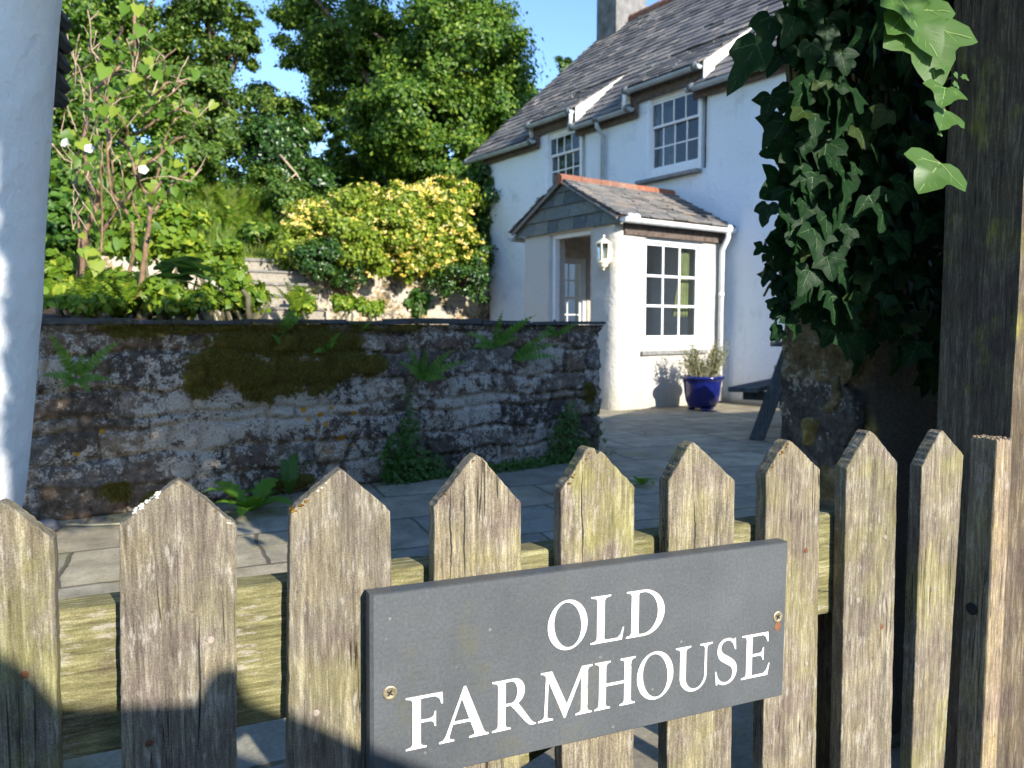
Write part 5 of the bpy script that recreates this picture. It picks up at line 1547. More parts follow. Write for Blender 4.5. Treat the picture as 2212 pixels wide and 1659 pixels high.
for x0 in (-.215, -.085, 1.005, 1.135):
    plank('seat_slat', [(x0, .432), (x0 + .122, .434), (x0 + .122, .476), (x0, .475)], -.16, BL - .02)
for k in range(5):
    x0 = .14 + k * .153
    plank('top_slat', [(x0, .837), (x0 + .146, .837), (x0 + .146, .88), (x0, .879)], -.16, BL - .02)

# ---------------------------------------------------------------- small things at the foot of the garden wall
sp = on_z(100, 1150)
tag(MB().blob((0, 0, .03), .055, 8, 2, .3, squash=(1.3, 1, .6)).build('pebble', M['pebble'], None, sp, sm=True), 'grey rounded stone lying against the left end of the garden wall', 'stone')
q0, q1, q2 = on_z(118, 1135, .02), on_z(200, 1134, .015), on_z(285, 1130, .02)
tw = MB().tube([q0, q0.lerp(q1, .5) + Vector((0, 0, .004)), q1, q1.lerp(q2, .5), q2], [.004, .0045, .004, .0045, .003], 6).build('dry_stalk', M['twig'], sm=True)
loc_mesh(tw, q0); tag(tw, 'thin pale dry stalk lying along the foot of the garden wall', 'twig')

# ---------------------------------------------------------------- ferns and weeds on the garden wall
def frond(mb, base, d, up, L, width, n=13, droop=.5, seed=0):
    rnd = random.Random(seed)
    d = Vector(d).normalized(); up = Vector(up).normalized(); side = d.cross(up).normalized()
    p = Vector(base); pts = [p.copy()]; dd = d.copy()
    for i in range(n):
        dd = (dd + Vector((0, 0, -droop * (i / n) / n * 2.2))).normalized(); p = p + dd * (L / n); pts.append(p.copy())
    mb.tube(pts, [.0022 * (1 - .8 * i / n) for i in range(n + 1)], 4)
    for i in range(1, n + 1):
        f = i / n; w_ = width * math.sin(math.pi * min(1, (f * .86 + .12))) ** .8 * (1.05 - .45 * f); pw_ = L / n * .44
        t = (pts[i] - pts[i-1]).normalized(); s_ = t.cross(up).normalized(); nn = s_.cross(t)
        for sg in (1, -1):
            a = pts[i - 1].lerp(pts[i], .5); tipv = a + s_ * sg * w_ + t * w_ * .35 + nn * rnd.uniform(-.15, .05) * w_
            mb.add([a - t * pw_ * .9, a + s_ * sg * w_ * .5 + t * (w_ * .12 - pw_ * .85), tipv, a + s_ * sg * w_ * .5 + t * (w_ * .22 + pw_ * .75), a + t * pw_ * .9], [(0,1,2,3,4)])
def fern(label, u, v, fr, seed, kind='wall', mat=None, group='ferns rooted in the garden wall'):
    """fr: list of (du, dv) tips in photo px from the root"""
    root_ = on_plane(u, v, W0 + wall_n * .03, wall_n)
    o = empty('fern', root_, 0, label, 'fern', group)
    for k, (du, dv) in enumerate(fr):
        tip = on_plane(u + du, v + dv, W0 + wall_n * (.10 + .03 * (k % 3)), wall_n) - root_
        L = tip.length * 1.05; mb = MB()
        d = tip.normalized() + Vector((0, 0, .22))
        frond(mb, (0, 0, 0), d, wall_n + Vector((0, 0, .35)), L, max(.016, min(.040, L * .16)), 12, .45, seed * 10 + k)
        mb.build('frond', mat or M['fern'], o)
    return o
fern('fern with spreading fronds high on the left end of the garden wall', 165, 818, [(-60,-95),(95,-75),(-75,0),(75,8),(30,35),(-30,28),(15,-55)], 1)
fern('fern frond pair rooted under the coping where the moss is thickest', 600, 722, [(62,-40),(40,-55)], 2)
fern('small single fern frond drooping on the moss left of the centre', 618, 752, [(-34,-28)], 3)
fern('two small fern fronds low on the hanging moss', 705, 755, [(32,-36),(-28,12),(24,-12)], 4)
fern('short fern frond sticking up under the coping right of the moss', 775, 717, [(28,-20)], 5)
fern('big bright fern at the top of the wall near the house corner', 1068, 748, [(18,-75),(75,-48),(-62,-20),(55,-15),(-45,8),(88,-62)], 6)
fern('fern with dark root hanging at the middle of the wall', 915, 820, [(-40,-75),(5,-70),(95,-35),(65,-62),(-55,-35),(50,0)], 7)
fern('fern with wide arching fronds right of the brightest fern', 1110, 775, [(92,-25),(75,-48),(95,5),(50,5)], 8)
fern('small tuft of fern tucked under the right end of the coping', 1205, 722, [(-40,5),(45,-20),(30,-4),(-25,-14)], 9)
def weed(label, u, v, blobs, n, leaf, mat, seed, out=.10, tmpl=T_LEAF, group='weeds at the foot of the garden wall', cat='weed', ground=True):
    """leafy weed against the wall: blobs = (du, dv, ru, rv) in photo px"""
    rng = np.random.default_rng(seed)
    root_ = on_plane(u, v, W0 + wall_n * (.03 + out * .5), wall_n)
    if ground: root_.z = 0
    o = empty('weed', root_, 0, label, cat, group)
    P, Nn = [], []; mb = MB(); rnd = random.Random(seed)
    for du, dv, ru, rv in blobs:
        for k in range(max(5, int(n * ru * rv / 2500))):
            a = rnd.uniform(0, 6.28); r = math.sqrt(rnd.random())
            q = on_plane(u + du + ru * r * math.cos(a), v + dv + rv * r * math.sin(a), W0 + wall_n * (.04 + out * rnd.random()), wall_n)
            if q.z < .01: q.z = rnd.uniform(.01, .05)
            P.append(q - root_); Nn.append((wall_n.x * 1.0 + rng.normal() * .5, wall_n.y + rng.normal() * .5, .6 + rng.normal() * .4))
        c_ = on_plane(u + du, v + dv, W0 + wall_n * (.05 + out * .4), wall_n) - root_
        mb.tube([(0, 0, 0), c_ * .5 + Vector((0, 0, .02)), c_], [.003, .0025, .0015], 5)
    leaves('foliage', np.array(P), np.array(Nn), leaf * (.5 + rng.random(len(P))), tmpl, mat, o, rng=rng)
    mb.build('stems', M['ivy_stem'], o)
    return o
weed('dense leafy weed clump along the wall foot behind the middle pickets', 895, 1050, [(-20,-20,50,40),(10,-45,55,35),(-40,-65,28,45),(35,5,45,25),(-10,-110,18,50)], 420, .030, M['weed'], 1)
weed('tall feathery weed climbing the wall at the middle', 880, 1000, [(0,-20,20,40),(8,-80,14,45),(4,-140,10,40)], 300, .018, M['weed'], 2, .06)
weed('bushy dark weed growing at the right end of the wall foot', 1215, 1010, [(0,-45,36,45),(12,-90,26,35),(-15,0,45,28),(20,-120,14,26),(40,-30,24,40)], 420, .030, M['weed'], 3)
weed('low mat of leaves spreading between the two big wall-foot weeds', 1080, 1045, [(0,0,90,22),(60,-5,50,26),(-70,5,40,20)], 420, .028, M['weed'], 4, .14)
weed('thin grassy wisps at the end of the wall by the patio', 1290, 985, [(6,-40,10,46),(18,-10,20,30),(-4,-90,6,40)], 160, .024, M['herb'], 5, .08)
# dandelion rosette with toothed leaves
def rosette(label, u, v, n, L, mat, seed, group=None, up=.9, name='leafy_weed', wdt=.22):
    base = on_z(u, v); o = empty(name, base, 0, label, 'weed', group); rnd = random.Random(seed)
    for k in range(n):
        a = 2 * math.pi * k / n + rnd.uniform(-.3, .3); l = L * rnd.uniform(.7, 1.15); e = rnd.uniform(.35, up)
        d = Vector((math.cos(a) * math.cos(e), math.sin(a) * math.cos(e), math.sin(e))); s_ = Vector((-math.sin(a), math.cos(a), 0))
        mb = MB(); m = 12; vs = []
        p = Vector((0, 0, .005))
        for i in range(m + 1):
            f = i / m; w_ = l * wdt * math.sin(math.pi * min(1, f * .93 + .06)) * (.7 if i % 2 else 1.15)
            d2 = (d + Vector((0, 0, -.9 * f * f))).normalized(); p = p + d2 * l / m
            vs += [p - s_ * w_ + Vector((0, 0, w_ * .25)), p, p + s_ * w_ + Vector((0, 0, w_ * .25))]
        fs = []
        for i in range(m):
            q = i * 3; fs += [(q, q+1, q+4, q+3), (q+1, q+2, q+5, q+4)]
        mb.add(vs, fs).build('leaf', mat, o)
    return o
rosette('dandelion-like rosette of toothed leaves at the wall foot behind the second and third pickets', 545, 1108, 12, .27, M['fern'], 4)
rosette('small upright dock leaf tuft against the wall left of the middle picket gap', 625, 1075, 5, .26, M['weed'], 5, None, 1.35, wdt=.16)
rosette('tiny patch of leaves at the sunlit foot of the porch corner', 1352, 880, 7, .13, M['grass'], 6, None, 1.2)
rosette('low green weed in the paving joint right of the broken picket', 1385, 1050, 8, .12, M['fern'], 7, None, .9)

# dry leaves and grit scattered on the flags
rng = np.random.default_rng(61); P = []
while len(P) < 420:
    k = rng.random()
    if k < .45: q = W0 + wdn * rng.uniform(EXT, WL) + wall_n * (abs(rng.normal()) * .12 + .05)
    elif k < .75: q = HM @ Vector((abs(rng.normal()) * .12 + .06, rng.uniform(-1.9, 0), 0))
    else: q = Vector((rng.uniform(-2.2, 3.2), rng.uniform(2.4, 9.5), 0))
    P.append((q.x, q.y, .009))
P = np.array(P); lt = leaves('leaf_litter', P, np.tile(np.array([0, 0, 1.]), (len(P), 1)) + rng.normal(size=P.shape) * .25, .010 + .022 * rng.random(len(P)) ** 2, T_LEAF, M['litter'], None, None, rng)
lt['kind'] = 'stuff'
# ---------------------------------------------------------------- the raised garden's plants
def hill_at(u, Y):
    x = (u - CX) / F * Y
    r = Vector((x, Y, 0)) - rw0; r.z = 0
    return Vector((x, Y, hillz(r.dot(A_), r.dot(B_))))
def blob(u, v, Y, ru, rv, ncl, per, rd=None):
    """foliage blob given by its photo centre, depth and photo radii"""
    k = Y / F
    return (at(u, v, Y), (ru * k, rd if rd else max(ru, rv) * k * .8, rv * k), ncl, per)

# short lawn and tall grass on the bank
def grass(name, n, u0, u1, Y0, Y1, h0, h1, mat, seed, wmul=1.0, cond=None):
    rng = np.random.default_rng(seed); P, S, D = [], [], []
    while len(P) < n:
        Y = rng.uniform(Y0, Y1); u = rng.uniform(u0, u1); p = hill_at(u, Y)
        r = p - rw0; r.z = 0
        if r.dot(B_) < .35 or (cond and not cond(u, Y, r.dot(B_), p)): continue
        P.append(p); S.append(rng.uniform(h0, h1) * (.7 + .6 * (.5 + nz(p.x * .9, p.y * .9, 7)))); D.append((rng.normal() * .25, rng.normal() * .25, 1))
    P = np.array(P); D = np.array(D); az = rng.random(len(P)) * 6.28
    Nn = np.stack([np.cos(az), np.sin(az), np.full(len(P), .15)], 1)
    o = leaves(name, P, Nn, np.array(S), (T_BLADE[0] * np.array([wmul, 1, 1]), T_BLADE[1]), mat, None, D, rng, .5)
    o['kind'] = 'stuff'; return o
grass('lawn_grass', 9000, 470, 640, 12.6, 15.5, .04, .09, M['lawn'], 5, 2.2, lambda u, Y, b, p: b < 1.7)
grass('tall_grass', 16000, 90, 660, 13.2, 18.5, .10, .38, M['grass'], 6, .8, lambda u, Y, b, p: b > 1.5)
grass('tall_grass', 3500, 650, 1040, 15.5, 21, .2, .5, M['grass'], 7, .8)
# low leafy growth on the bank
for i, (u, v, Y, ru, rv, lab) in enumerate(((430, 510, 15.0, 60, 20, 'low leafy patch in the grass bank above the bare shrub'), (500, 470, 16.5, 55, 18, 'leafy patch halfway up the grass bank'), (390, 450, 17.0, 70, 24, 'bramble patch at the top of the grass bank on the left'), (560, 440, 17.5, 40, 18, 'bramble patch at the top of the bank beside the glossy shrub'), (560, 505, 14.6, 40, 18, 'leafy patch on the bank just above the short lawn'))):
    b = hill_at(u, Y); bush('bank_weeds', lab, b, [blob(u, v, Y, ru, rv, 18, 90, .5)], .085, M['bed'] if i % 2 else M['tree'], 120 + i, 'leafy patches on the bank', T_OVAL, 'plant', 4, M['ivy_stem'])
# bracken on the bank
for i, (u, Y, lab) in enumerate(((530, 16.4, 'feathery bracken clump on the bank left of the honeysuckle'), (585, 15.2, 'feathery bracken touching the left edge of the honeysuckle'), (470, 17.0, 'pale bracken clump in the tall grass above the steps'), (505, 15.4, 'bracken clump standing directly above the lawn strip'), (555, 17.6, 'bracken clump at the foot of the small round evergreen'))):
    b = hill_at(u, Y); o = empty('bracken', b, 0, lab, 'bracken', 'bracken on the bank'); rnd = random.Random(i + 40)
    for k in range(13):
        a = rnd.uniform(0, 6.28); mb = MB()
        frond(mb, (rnd.uniform(-.2, .2), rnd.uniform(-.2, .2), 0), (math.cos(a) * .6, math.sin(a) * .6, 1.2), (-math.cos(a), -math.sin(a), .8), rnd.uniform(.6, 1.05), .16, 16, 1.0, i * 50 + k)
        mb.build('frond', M['grass'], o)

# honeysuckle over the retaining wall
hb = RW_(1.9, .5, 1.95)
honey_blobs = [blob(700, 520, 13.0, 85, 75, 34, 170), blob(800, 490, 13.4, 95, 75, 40, 170), blob(900, 500, 13.8, 90, 85, 40, 170), blob(975, 540, 14.2, 60, 60, 26, 150), blob(960, 430, 14.6, 70, 40, 24, 150),
               blob(760, 450, 13.8, 90, 28, 22, 130), blob(850, 425, 14.2, 60, 26, 16, 120), blob(815, 575, 13.0, 26, 26, 8, 90), blob(885, 580, 13.4, 22, 28, 8, 90), blob(655, 490, 13.0, 40, 45, 14, 120)]
honey_blobs = [(c_, r_, int(n_ * 1.15), int(k_ * 1.45)) for c_, r_, n_, k_ in honey_blobs]
hon = bush('honeysuckle', 'big mound of honeysuckle covered in cream and yellow blossom on the retaining wall', hb, honey_blobs, .066, M['honey'], 13, None, T_OVAL, 'shrub', 10, M['stem_pale'])
rng = np.random.default_rng(31); rnd = random.Random(31)
def flower_mesh(k):
    mb = MB(); rr_ = random.Random(k)
    for i in range(7):
        a = i / 7 * 6.28 + rr_.uniform(-.3, .3); e = rr_.uniform(.1, 1.0); d = Vector((math.cos(a) * math.cos(e), math.sin(a) * math.cos(e), math.sin(e))); s_ = d.orthogonal().normalized()
        l = rr_.uniform(.035, .05)
        mb.add([d * .005 - s_ * .003, d * .005 + s_ * .003, d * l + s_ * .011, d * (l + .014), d * l - s_ * .011], [(0,1,2,3,4)])
    return mb.mesh('blossom')
FM = [flower_mesh(k) for k in range(6)]
for m_ in FM: m_.materials.append(M['petal'])
pts = []
hbs = [(Vector(c), r) for c, r, _, _ in honey_blobs]
view = lambda p: (EYE - p).normalized()
while len(pts) < 520:
    c, r = hbs[rnd.choices(range(len(hbs)), [q[1][0] * q[1][2] for q in hbs])[0]]
    d = Vector(rng.normal(size=3)).normalized()
    if d.dot(view(c)) < .05 and d.z < .3: continue
    p = c + Vector((d.x * r[0], d.y * r[1], d.z * r[2])) * rnd.uniform(1.0, 1.16)
    pts.append(p)
pts.sort(key=lambda p: (p - EYE).length)
for i, p in enumerate(pts[:100]):
    o = bpy.data.objects.new('blossom', FM[i % 6]); COL.objects.link(o); o.parent = hon; o.location = p - hb; o.rotation_euler = (rnd.uniform(0, 1.2), 0, rnd.uniform(0, 6.28)); s_ = rnd.uniform(.9, 1.4); o.scale = (s_, s_, s_)
bm_ = MB()
for p in pts[100:]:
    me = FM[rnd.randrange(6)]; T = Matrix.Translation(p - hb) @ Matrix.Rotation(rnd.uniform(0, 6.28), 4, 'Z') @ Matrix.Rotation(rnd.uniform(0, 1.2), 4, 'X') @ Matrix.Scale(rnd.uniform(1.1, 1.8), 4)
    bm_.add([T @ v.co for v in me.vertices], [tuple(q.vertices) for q in me.polygons])
bm_.build('blossoms', M['petal'], hon)['kind'] = 'stuff'

# ivy patches
bush('wall_ivy', 'dark round ivy mat hanging over the retaining wall right of the steps', RW_(.75, -.05, 1.6), [blob(690, 560, 12.45, 62, 42, 30, 150, .22), blob(750, 585, 12.7, 40, 30, 14, 110, .2)], .055, M['dark_bush'], 14, None, T_LEAF, 'ivy')
bush('wall_ivy', 'dark ivy mat spilling over the retaining wall beside the house corner', RW_(3.2, -.05, 1.7), [blob(985, 600, 13.9, 62, 32, 26, 140, .2), blob(1035, 570, 14.3, 26, 60, 16, 120, .2), blob(1030, 630, 14.2, 24, 30, 10, 100, .2)], .055, M['dark_bush'], 15, None, T_LEAF, 'ivy')
bush('corner_ivy', 'dark ivy climbing the left corner of the farmhouse up to the gutter', HM @ Vector((XL - .1, .2, 1.9)), [blob(1040, 420, 14.9, 30, 55, 20, 150, .3), blob(1015, 480, 14.9, 42, 48, 22, 150, .4), blob(1030, 545, 14.8, 30, 45, 14, 140, .3), blob(985, 415, 15.6, 36, 26, 14, 120, .4)], .075, M['dark_bush'], 16, None, T_LEAF, 'ivy')
# weeds along the foot of the retaining wall
for i, (u, v, Y, ru, rv, lab) in enumerate(((655, 650, 11.6, 32, 26, 'bright yellow green weed clump at the foot of the retaining wall by the steps'), (800, 665, 12.0, 30, 16, 'pale low weed growing before the middle of the retaining wall'),
                                      (905, 655, 12.6, 22, 26, 'thin upright nettle before the right part of the retaining wall'), (740, 655, 11.9, 22, 14, 'small tuft of weeds left of the shadow on the retaining wall'))):
    b = at(u, v, Y); b.z = .9
    bush('weed_clump', lab, b, [blob(u, v, Y, ru, rv, 16, 70, .15)], .075, M['bed'] if i != 2 else M['weed'], 20 + i, 'weeds below the retaining wall', T_OVAL, 'weed', 4, M['ivy_stem'])

# ---------------------------------------------------------------- trees
tb = hill_at(860, 22.5)
tree('broadleaf_tree', 'largest tree in the middle with a dark hollow and sunlit outer sprays', tb,
     [blob(760, 60, 23.5, 130, 130, 46, 230, 2.0), blob(700, 150, 23.8, 60, 80, 16, 200, 1.2), blob(850, 180, 23.6, 120, 90, 40, 220, 1.6),
      blob(990, 150, 20.0, 140, 110, 60, 240, 2.0), blob(900, 270, 19.6, 130, 80, 48, 240, 1.7), blob(1085, 240, 20.5, 70, 95, 34, 230, 1.4), blob(960, 350, 19.6, 130, 50, 40, 220, 1.3), blob(800, 345, 21.0, 70, 52, 22, 190, 1.1), blob(760, 260, 21.5, 50, 50, 12, 180, .9),
      blob(960, -10, 20.5, 120, 90, 36, 220, 2.0), blob(830, 60, 21.0, 45, 35, 10, 180, .7), blob(780, 120, 21.4, 40, 26, 7, 160, .6), blob(960, -190, 20.0, 200, 120, 50, 200, 2.6), blob(700, -120, 22.5, 120, 90, 26, 190, 1.8), blob(1050, 80, 21.0, 50, 80, 18, 190, 1.1), blob(620, 70, 23.0, 34, 60, 10, 150, .9), blob(700, 270, 23.0, 40, 60, 12, 150, .9)],
     .115, M['tree'], .32, 51, 40, dens=1.9)
tb = hill_at(455, 20)
tree('hedgerow_tree', 'bushy tree on the left bank leaning into the blue gap', tb,
     [blob(455, 50, 20, 65, 100, 36, 200, 1.4), blob(395, 190, 19.5, 95, 110, 44, 200, 1.5), blob(455, 220, 19, 48, 85, 26, 180, 1.1), blob(330, 60, 20, 80, 90, 30, 190, 1.4), blob(520, 95, 20, 32, 40, 10, 110, .8), blob(450, 330, 18.5, 60, 50, 22, 170, 1.1), blob(430, -100, 20.5, 110, 80, 24, 170, 1.5), blob(505, 280, 19, 36, 48, 14, 150, .9), blob(540, 70, 20, 24, 42, 9, 110, .7), blob(300, 180, 19, 60, 80, 18, 180, 1.0)],
     .10, M['tree2'], .2, 52, 30, dens=1.6)
tb = hill_at(215, 17)
tree('hedgerow_tree', 'dense sunlit tree at the far left behind the brown shrub', tb,
     [blob(200, 80, 17.5, 110, 130, 50, 220, 1.6), blob(250, 230, 17, 110, 110, 44, 220, 1.4), blob(140, 300, 16.5, 80, 110, 36, 200, 1.2), blob(280, 370, 16.5, 110, 60, 34, 190, 1.2), blob(150, 420, 15.5, 90, 60, 26, 170, 1.1), blob(220, -110, 18, 150, 80, 30, 180, 1.6)],
     .095, M['tree'], .18, 53, 26, dens=1.6)
tb = hill_at(625, 19.5)
tree('hedgerow_tree', 'small round dark evergreen standing in the gap between the big trees', tb,
     [blob(610, 350, 19.5, 75, 75, 40, 230, 1.2), blob(590, 310, 19.7, 60, 50, 20, 200, 1.0), blob(640, 410, 19, 80, 45, 26, 200, 1.1)], .11, M['dark_bush'], .14, 54, 12, None, T_LEAF, 'tree')
# dead branch on the evergreen
q0, q1, q2 = at(605, 335, 18.2), at(640, 375, 18.0), at(664, 415, 17.8)
dbr = MB().tube([q0, q0.lerp(q1, .6), q1, q2], [.03, .026, .022, .008], 6).tube([q1, at(622, 390, 17.9), at(612, 400, 17.9)], [.02, .012, .004], 5).build('dead_branch', M['stem_pale'], sm=True)
loc_mesh(dbr, q0); tag(dbr, 'bare broken grey branch sticking out of the small dark evergreen', 'branch')
tb = hill_at(600, 24)
tree('hedgerow_tree', 'loose pale topped tree low in the blue sky gap', tb, [blob(590, 250, 24, 55, 50, 26, 120, 1.2), blob(640, 275, 24, 50, 45, 22, 110, 1.2), blob(560, 220, 24.5, 40, 40, 14, 100, 1.0)], .12, M['tree2'], .12, 55, 14)
tb = at(1225, 420, 32); tb.z = -1
tree('far_tree', 'small treetop peeping above the roof verge below the chimney', tb, [blob(1218, 150, 30, 22, 22, 12, 60, .6), blob(1235, 175, 30, 26, 22, 10, 60, .6)], .14, M['tree2'], .12, 56, 8)
# dark hedge bank closing the view under the crowns
for i, (u0, v0, ru, rv, Y, lab) in enumerate(((760, 390, 110, 55, 24.5, 'shaded hedge in the hollow below the middle of the big tree'), (930, 400, 130, 55, 24, 'shaded hedge below the right half of the big tree'), (560, 420, 90, 45, 25.0, 'low dark hedge below the blue sky gap'), (330, 420, 150, 70, 22, 'dark hedge behind the tall grass on the left'), (1090, 380, 90, 80, 23.5, 'dark hedge just left of the farmhouse gutter end'))):
    b = hill_at(u0, Y); bush('hedge', lab, b, [blob(u0, v0, Y, ru, rv, 46, 210, 1.0), blob(u0, v0 + 40, Y, ru, 40, 24, 170, 1.0)], .15, M['dark_bush'], 60 + i, 'hedges under the trees', T_LEAF, 'hedge', 6)
bush('bank_shrub', 'glossy dark shrub between the bracken and the small evergreen', hill_at(610, 16.5), [blob(620, 440, 16.6, 60, 38, 24, 160, .7), blob(575, 400, 17.2, 40, 36, 16, 140, .7)], .09, M['tree2'], 70, None, T_LEAF, 'shrub')

# ---------------------------------------------------------------- brown stemmed shrub with bindweed, in the bed behind the garden wall
def r1(x, y): return (x * .33074, y * .33074)
STEMS = [([(540,1900),(540,1659),(560,1500),(620,1380),(650,1280),(600,1220),(560,1100),(550,900),(575,750),(600,600),(680,540),(740,480),(790,420),(820,360)], 16),
 ([(500,1900),(520,1600),(510,1400),(500,1250),(505,1100),(520,950),(550,800)], 7), ([(545,1700),(570,1550),(680,1500),(760,1380),(850,1270),(890,1190),(950,1080),(1050,1010),(1150,910),(1210,890)], 14),
 ([(985,1290),(920,1220),(880,1120),(840,980),(830,850),(800,780),(700,660),(630,590)], 9), ([(900,1950),(950,1659),(970,1500),(980,1390),(985,1290),(1040,1200),(1090,1110)], 15),
 ([(1000,1390),(1070,1300),(1120,1210),(1200,1140),(1280,1080)], 9), ([(820,1900),(870,1659),(870,1500),(840,1400),(720,1250),(710,1100),(700,900),(690,740),(710,600),(660,480)], 11),
 ([(890,880),(960,830),(1080,750),(1200,690),(1190,650),(1150,610)], 9), ([(880,100),(875,250),(885,420),(840,580),(760,640),(700,660)], 9), ([(885,420),(950,300),(965,240)], 6),
 ([(410,560),(480,490),(590,420)], 6), ([(480,490),(495,400),(530,310)], 5), ([(930,760),(1010,690),(1110,620),(1200,540)], 6), ([(970,660),(1040,600),(1090,540),(1220,545)], 9), ([(985,660),(960,560),(950,470)], 8),
 ([(640,560),(740,490),(840,480),(930,400),(1050,400),(1150,320)], 7), ([(640,380),(600,330),(590,130)], 5), ([(985,1290),(1040,1090),(1060,950),(1110,830),(1160,770)], 7), ([(880,1120),(940,1000),(1010,960)], 6),
 ([(330,730),(420,660),(480,800),(500,860)], 5), ([(340,940),(420,1040),(510,1080)], 5), ([(1130,600),(1180,470),(1230,370)], 4), ([(1180,720),(1300,760),(1390,660)], 4), ([(1100,1150),(1240,1190),(1320,1100)], 4), ([(660,1659),(670,1400),(660,1100),(670,900)], 6),
 ([(760,1380),(740,1160),(730,960),(720,800)], 7), ([(620,1380),(560,1200),(590,1050)], 5), ([(860,540),(870,400),(830,250)], 4), ([(980,640),(1080,440),(1070,360)], 5), ([(850,1270),(900,1400),(940,1500)], 8)]
SY_ = 5.25
sroot = at(215, 655, SY_); sroot.z = 1.02
shrub = empty('bare_stemmed_shrub', sroot, 0, 'tall half bare shrub with twisted brown stems behind the garden wall', 'shrub')
rnd = random.Random(12); STEMP = []
for path, wpx in STEMS:
    dy = rnd.uniform(-.3, .3); pts = []
    w3 = wpx * .33074 * SY_ / F * 1.2
    sm_pts = []
    for a, b in zip(path, path[1:]):
        for k in range(4): sm_pts.append((a[0] + (b[0]-a[0]) * k / 4, a[1] + (b[1]-a[1]) * k / 4))
    sm_pts.append(path[-1])
    for k, (x, y) in enumerate(sm_pts):
        x2 = x + 9 * nz(k * .7, dy * 9, 1); y2 = y + 9 * nz(k * .7, dy * 9, 5)
        pts.append(at(*r1(x2, y2), SY_ + dy + .14 * nz(k * .25, dy * 7, 3)) - sroot)
    n = len(pts); rads = [w3 * (1 - .62 * k / n) * (1 + .18 * nz(k * .9, dy, 2)) for k in range(n)]
    MB().tube(pts, rads, 7).build('stem', M['stem'] if wpx > 5 else M['stem_pale'], shrub, sm=True)
    STEMP += [(p, dy) for p in pts]
# dry twigs, one mesh
mb = MB()
for k in range(60):
    p, _ = STEMP[rnd.randrange(len(STEMP))]; d = Vector((rnd.uniform(-1, 1), rnd.uniform(-.6, .6), rnd.uniform(-.1, 1))).normalized() * rnd.uniform(.06, .22)
    mb.tube([p, p + d * .5 + Vector((rnd.uniform(-.02, .02), 0, .01)), p + d], [.0035, .0025, .001], 4)
tg = mb.build('twigs', M['stem_pale'], shrub); tg['kind'] = 'stuff'
# bindweed climbing through it
bw = empty('bindweed', sroot + Vector((.05, .02, 0)), 0, 'bindweed with heart shaped leaves and white trumpet flowers climbing the bare shrub', 'climber')
BP, BN, BS, BD = [], [], [], []
off = bw.location - sroot
rng = np.random.default_rng(8)
for k in range(170):
    p, _ = STEMP[rnd.randrange(len(STEMP))]
    q = p + Vector((rnd.gauss(0, .07), rnd.gauss(0, .10), rnd.gauss(0, .07))) - off
    BP.append(q); BN.append((rnd.gauss(.35, .5), rnd.gauss(-.7, .4), rnd.gauss(.45, .35))); BD.append((rnd.gauss(0, .5), rnd.gauss(-.1, .3), -.9)); BS.append(rnd.choice((.05, .06, .07, .085)) )
for (x, y, s_) in ((680,250,.10),(690,430,.12),(520,920,.11),(830,30,.10),(900,30,.10),(920,170,.10),(1010,460,.10),(905,500,.09),(975,1190,.11),(540,1560+60,.10),(780,1560,.09),(700,1600,.09),(670,690,.10),(760,700,.09),(590,720,.08),(850,1170,.08),(600,1640,.11),(640,1700,.12),(600,1000,.08),(940,420,.08)):
    BP.append(at(*r1(x, y), SY_ - .3) - bw.location); BN.append((rnd.gauss(.35, .3), -.8, .35)); BD.append((rnd.gauss(0, .3), 0, -1)); BS.append(s_)
leaves('foliage', np.array(BP), np.array(BN), np.array(BS), T_HEART, M['bindweed'], bw, np.array(BD), rng)
mb = MB()
for k in range(7):
    x0, y0 = rnd.choice(((860, 1500), (560, 1500), (950, 1500), (700, 1500))); pts = []
    for j in range(24):
        f = j / 23; pts.append(at(*r1(x0 + 90 * math.sin(f * 9 + k) * (1 - .3 * f) + rnd.uniform(-12, 12) + (k - 3) * 50 * f, y0 - f * rnd.uniform(1200, 1300)), SY_ - .1 + .12 * math.cos(f * 11 + k)) - bw.location)
    mb.tube(pts, .0028, 5)
mb.build('vines', M['stem_pale'], bw, sm=True)
for (u, v, tx) in ((197, 327, .2), (151, 314, -.3), (311, 372, .35)):
    p = at(u, v, SY_ - .32); fl = MB()
    n = 20; prof_ = [(.004, 0), (.007, .022), (.012, .036), (.024, .046), (.036, .049)]; vs, fs = [], []
    for j, (r, z) in enumerate(prof_):
        for k in range(n):
            a = 2 * math.pi * k / n; r2 = r * (1 + (.10 * math.cos(5 * a) if j > 2 else 0)); vs.append((r2 * math.cos(a), r2 * math.sin(a), z))
    for j in range(len(prof_) - 1):
        for k in range(n): fs.append((j*n+k, j*n+(k+1) % n, (j+1)*n+(k+1) % n, (j+1)*n+k))
    f_ = fl.add(vs, fs).build('flower', M['bind_flower'], bw, sm=True); f_.location = p - bw.location; f_.scale = (.8, .8, .8)
    f_.rotation_euler = Vector((tx, -.9, .25)).to_track_quat('Z', 'Y').to_euler()

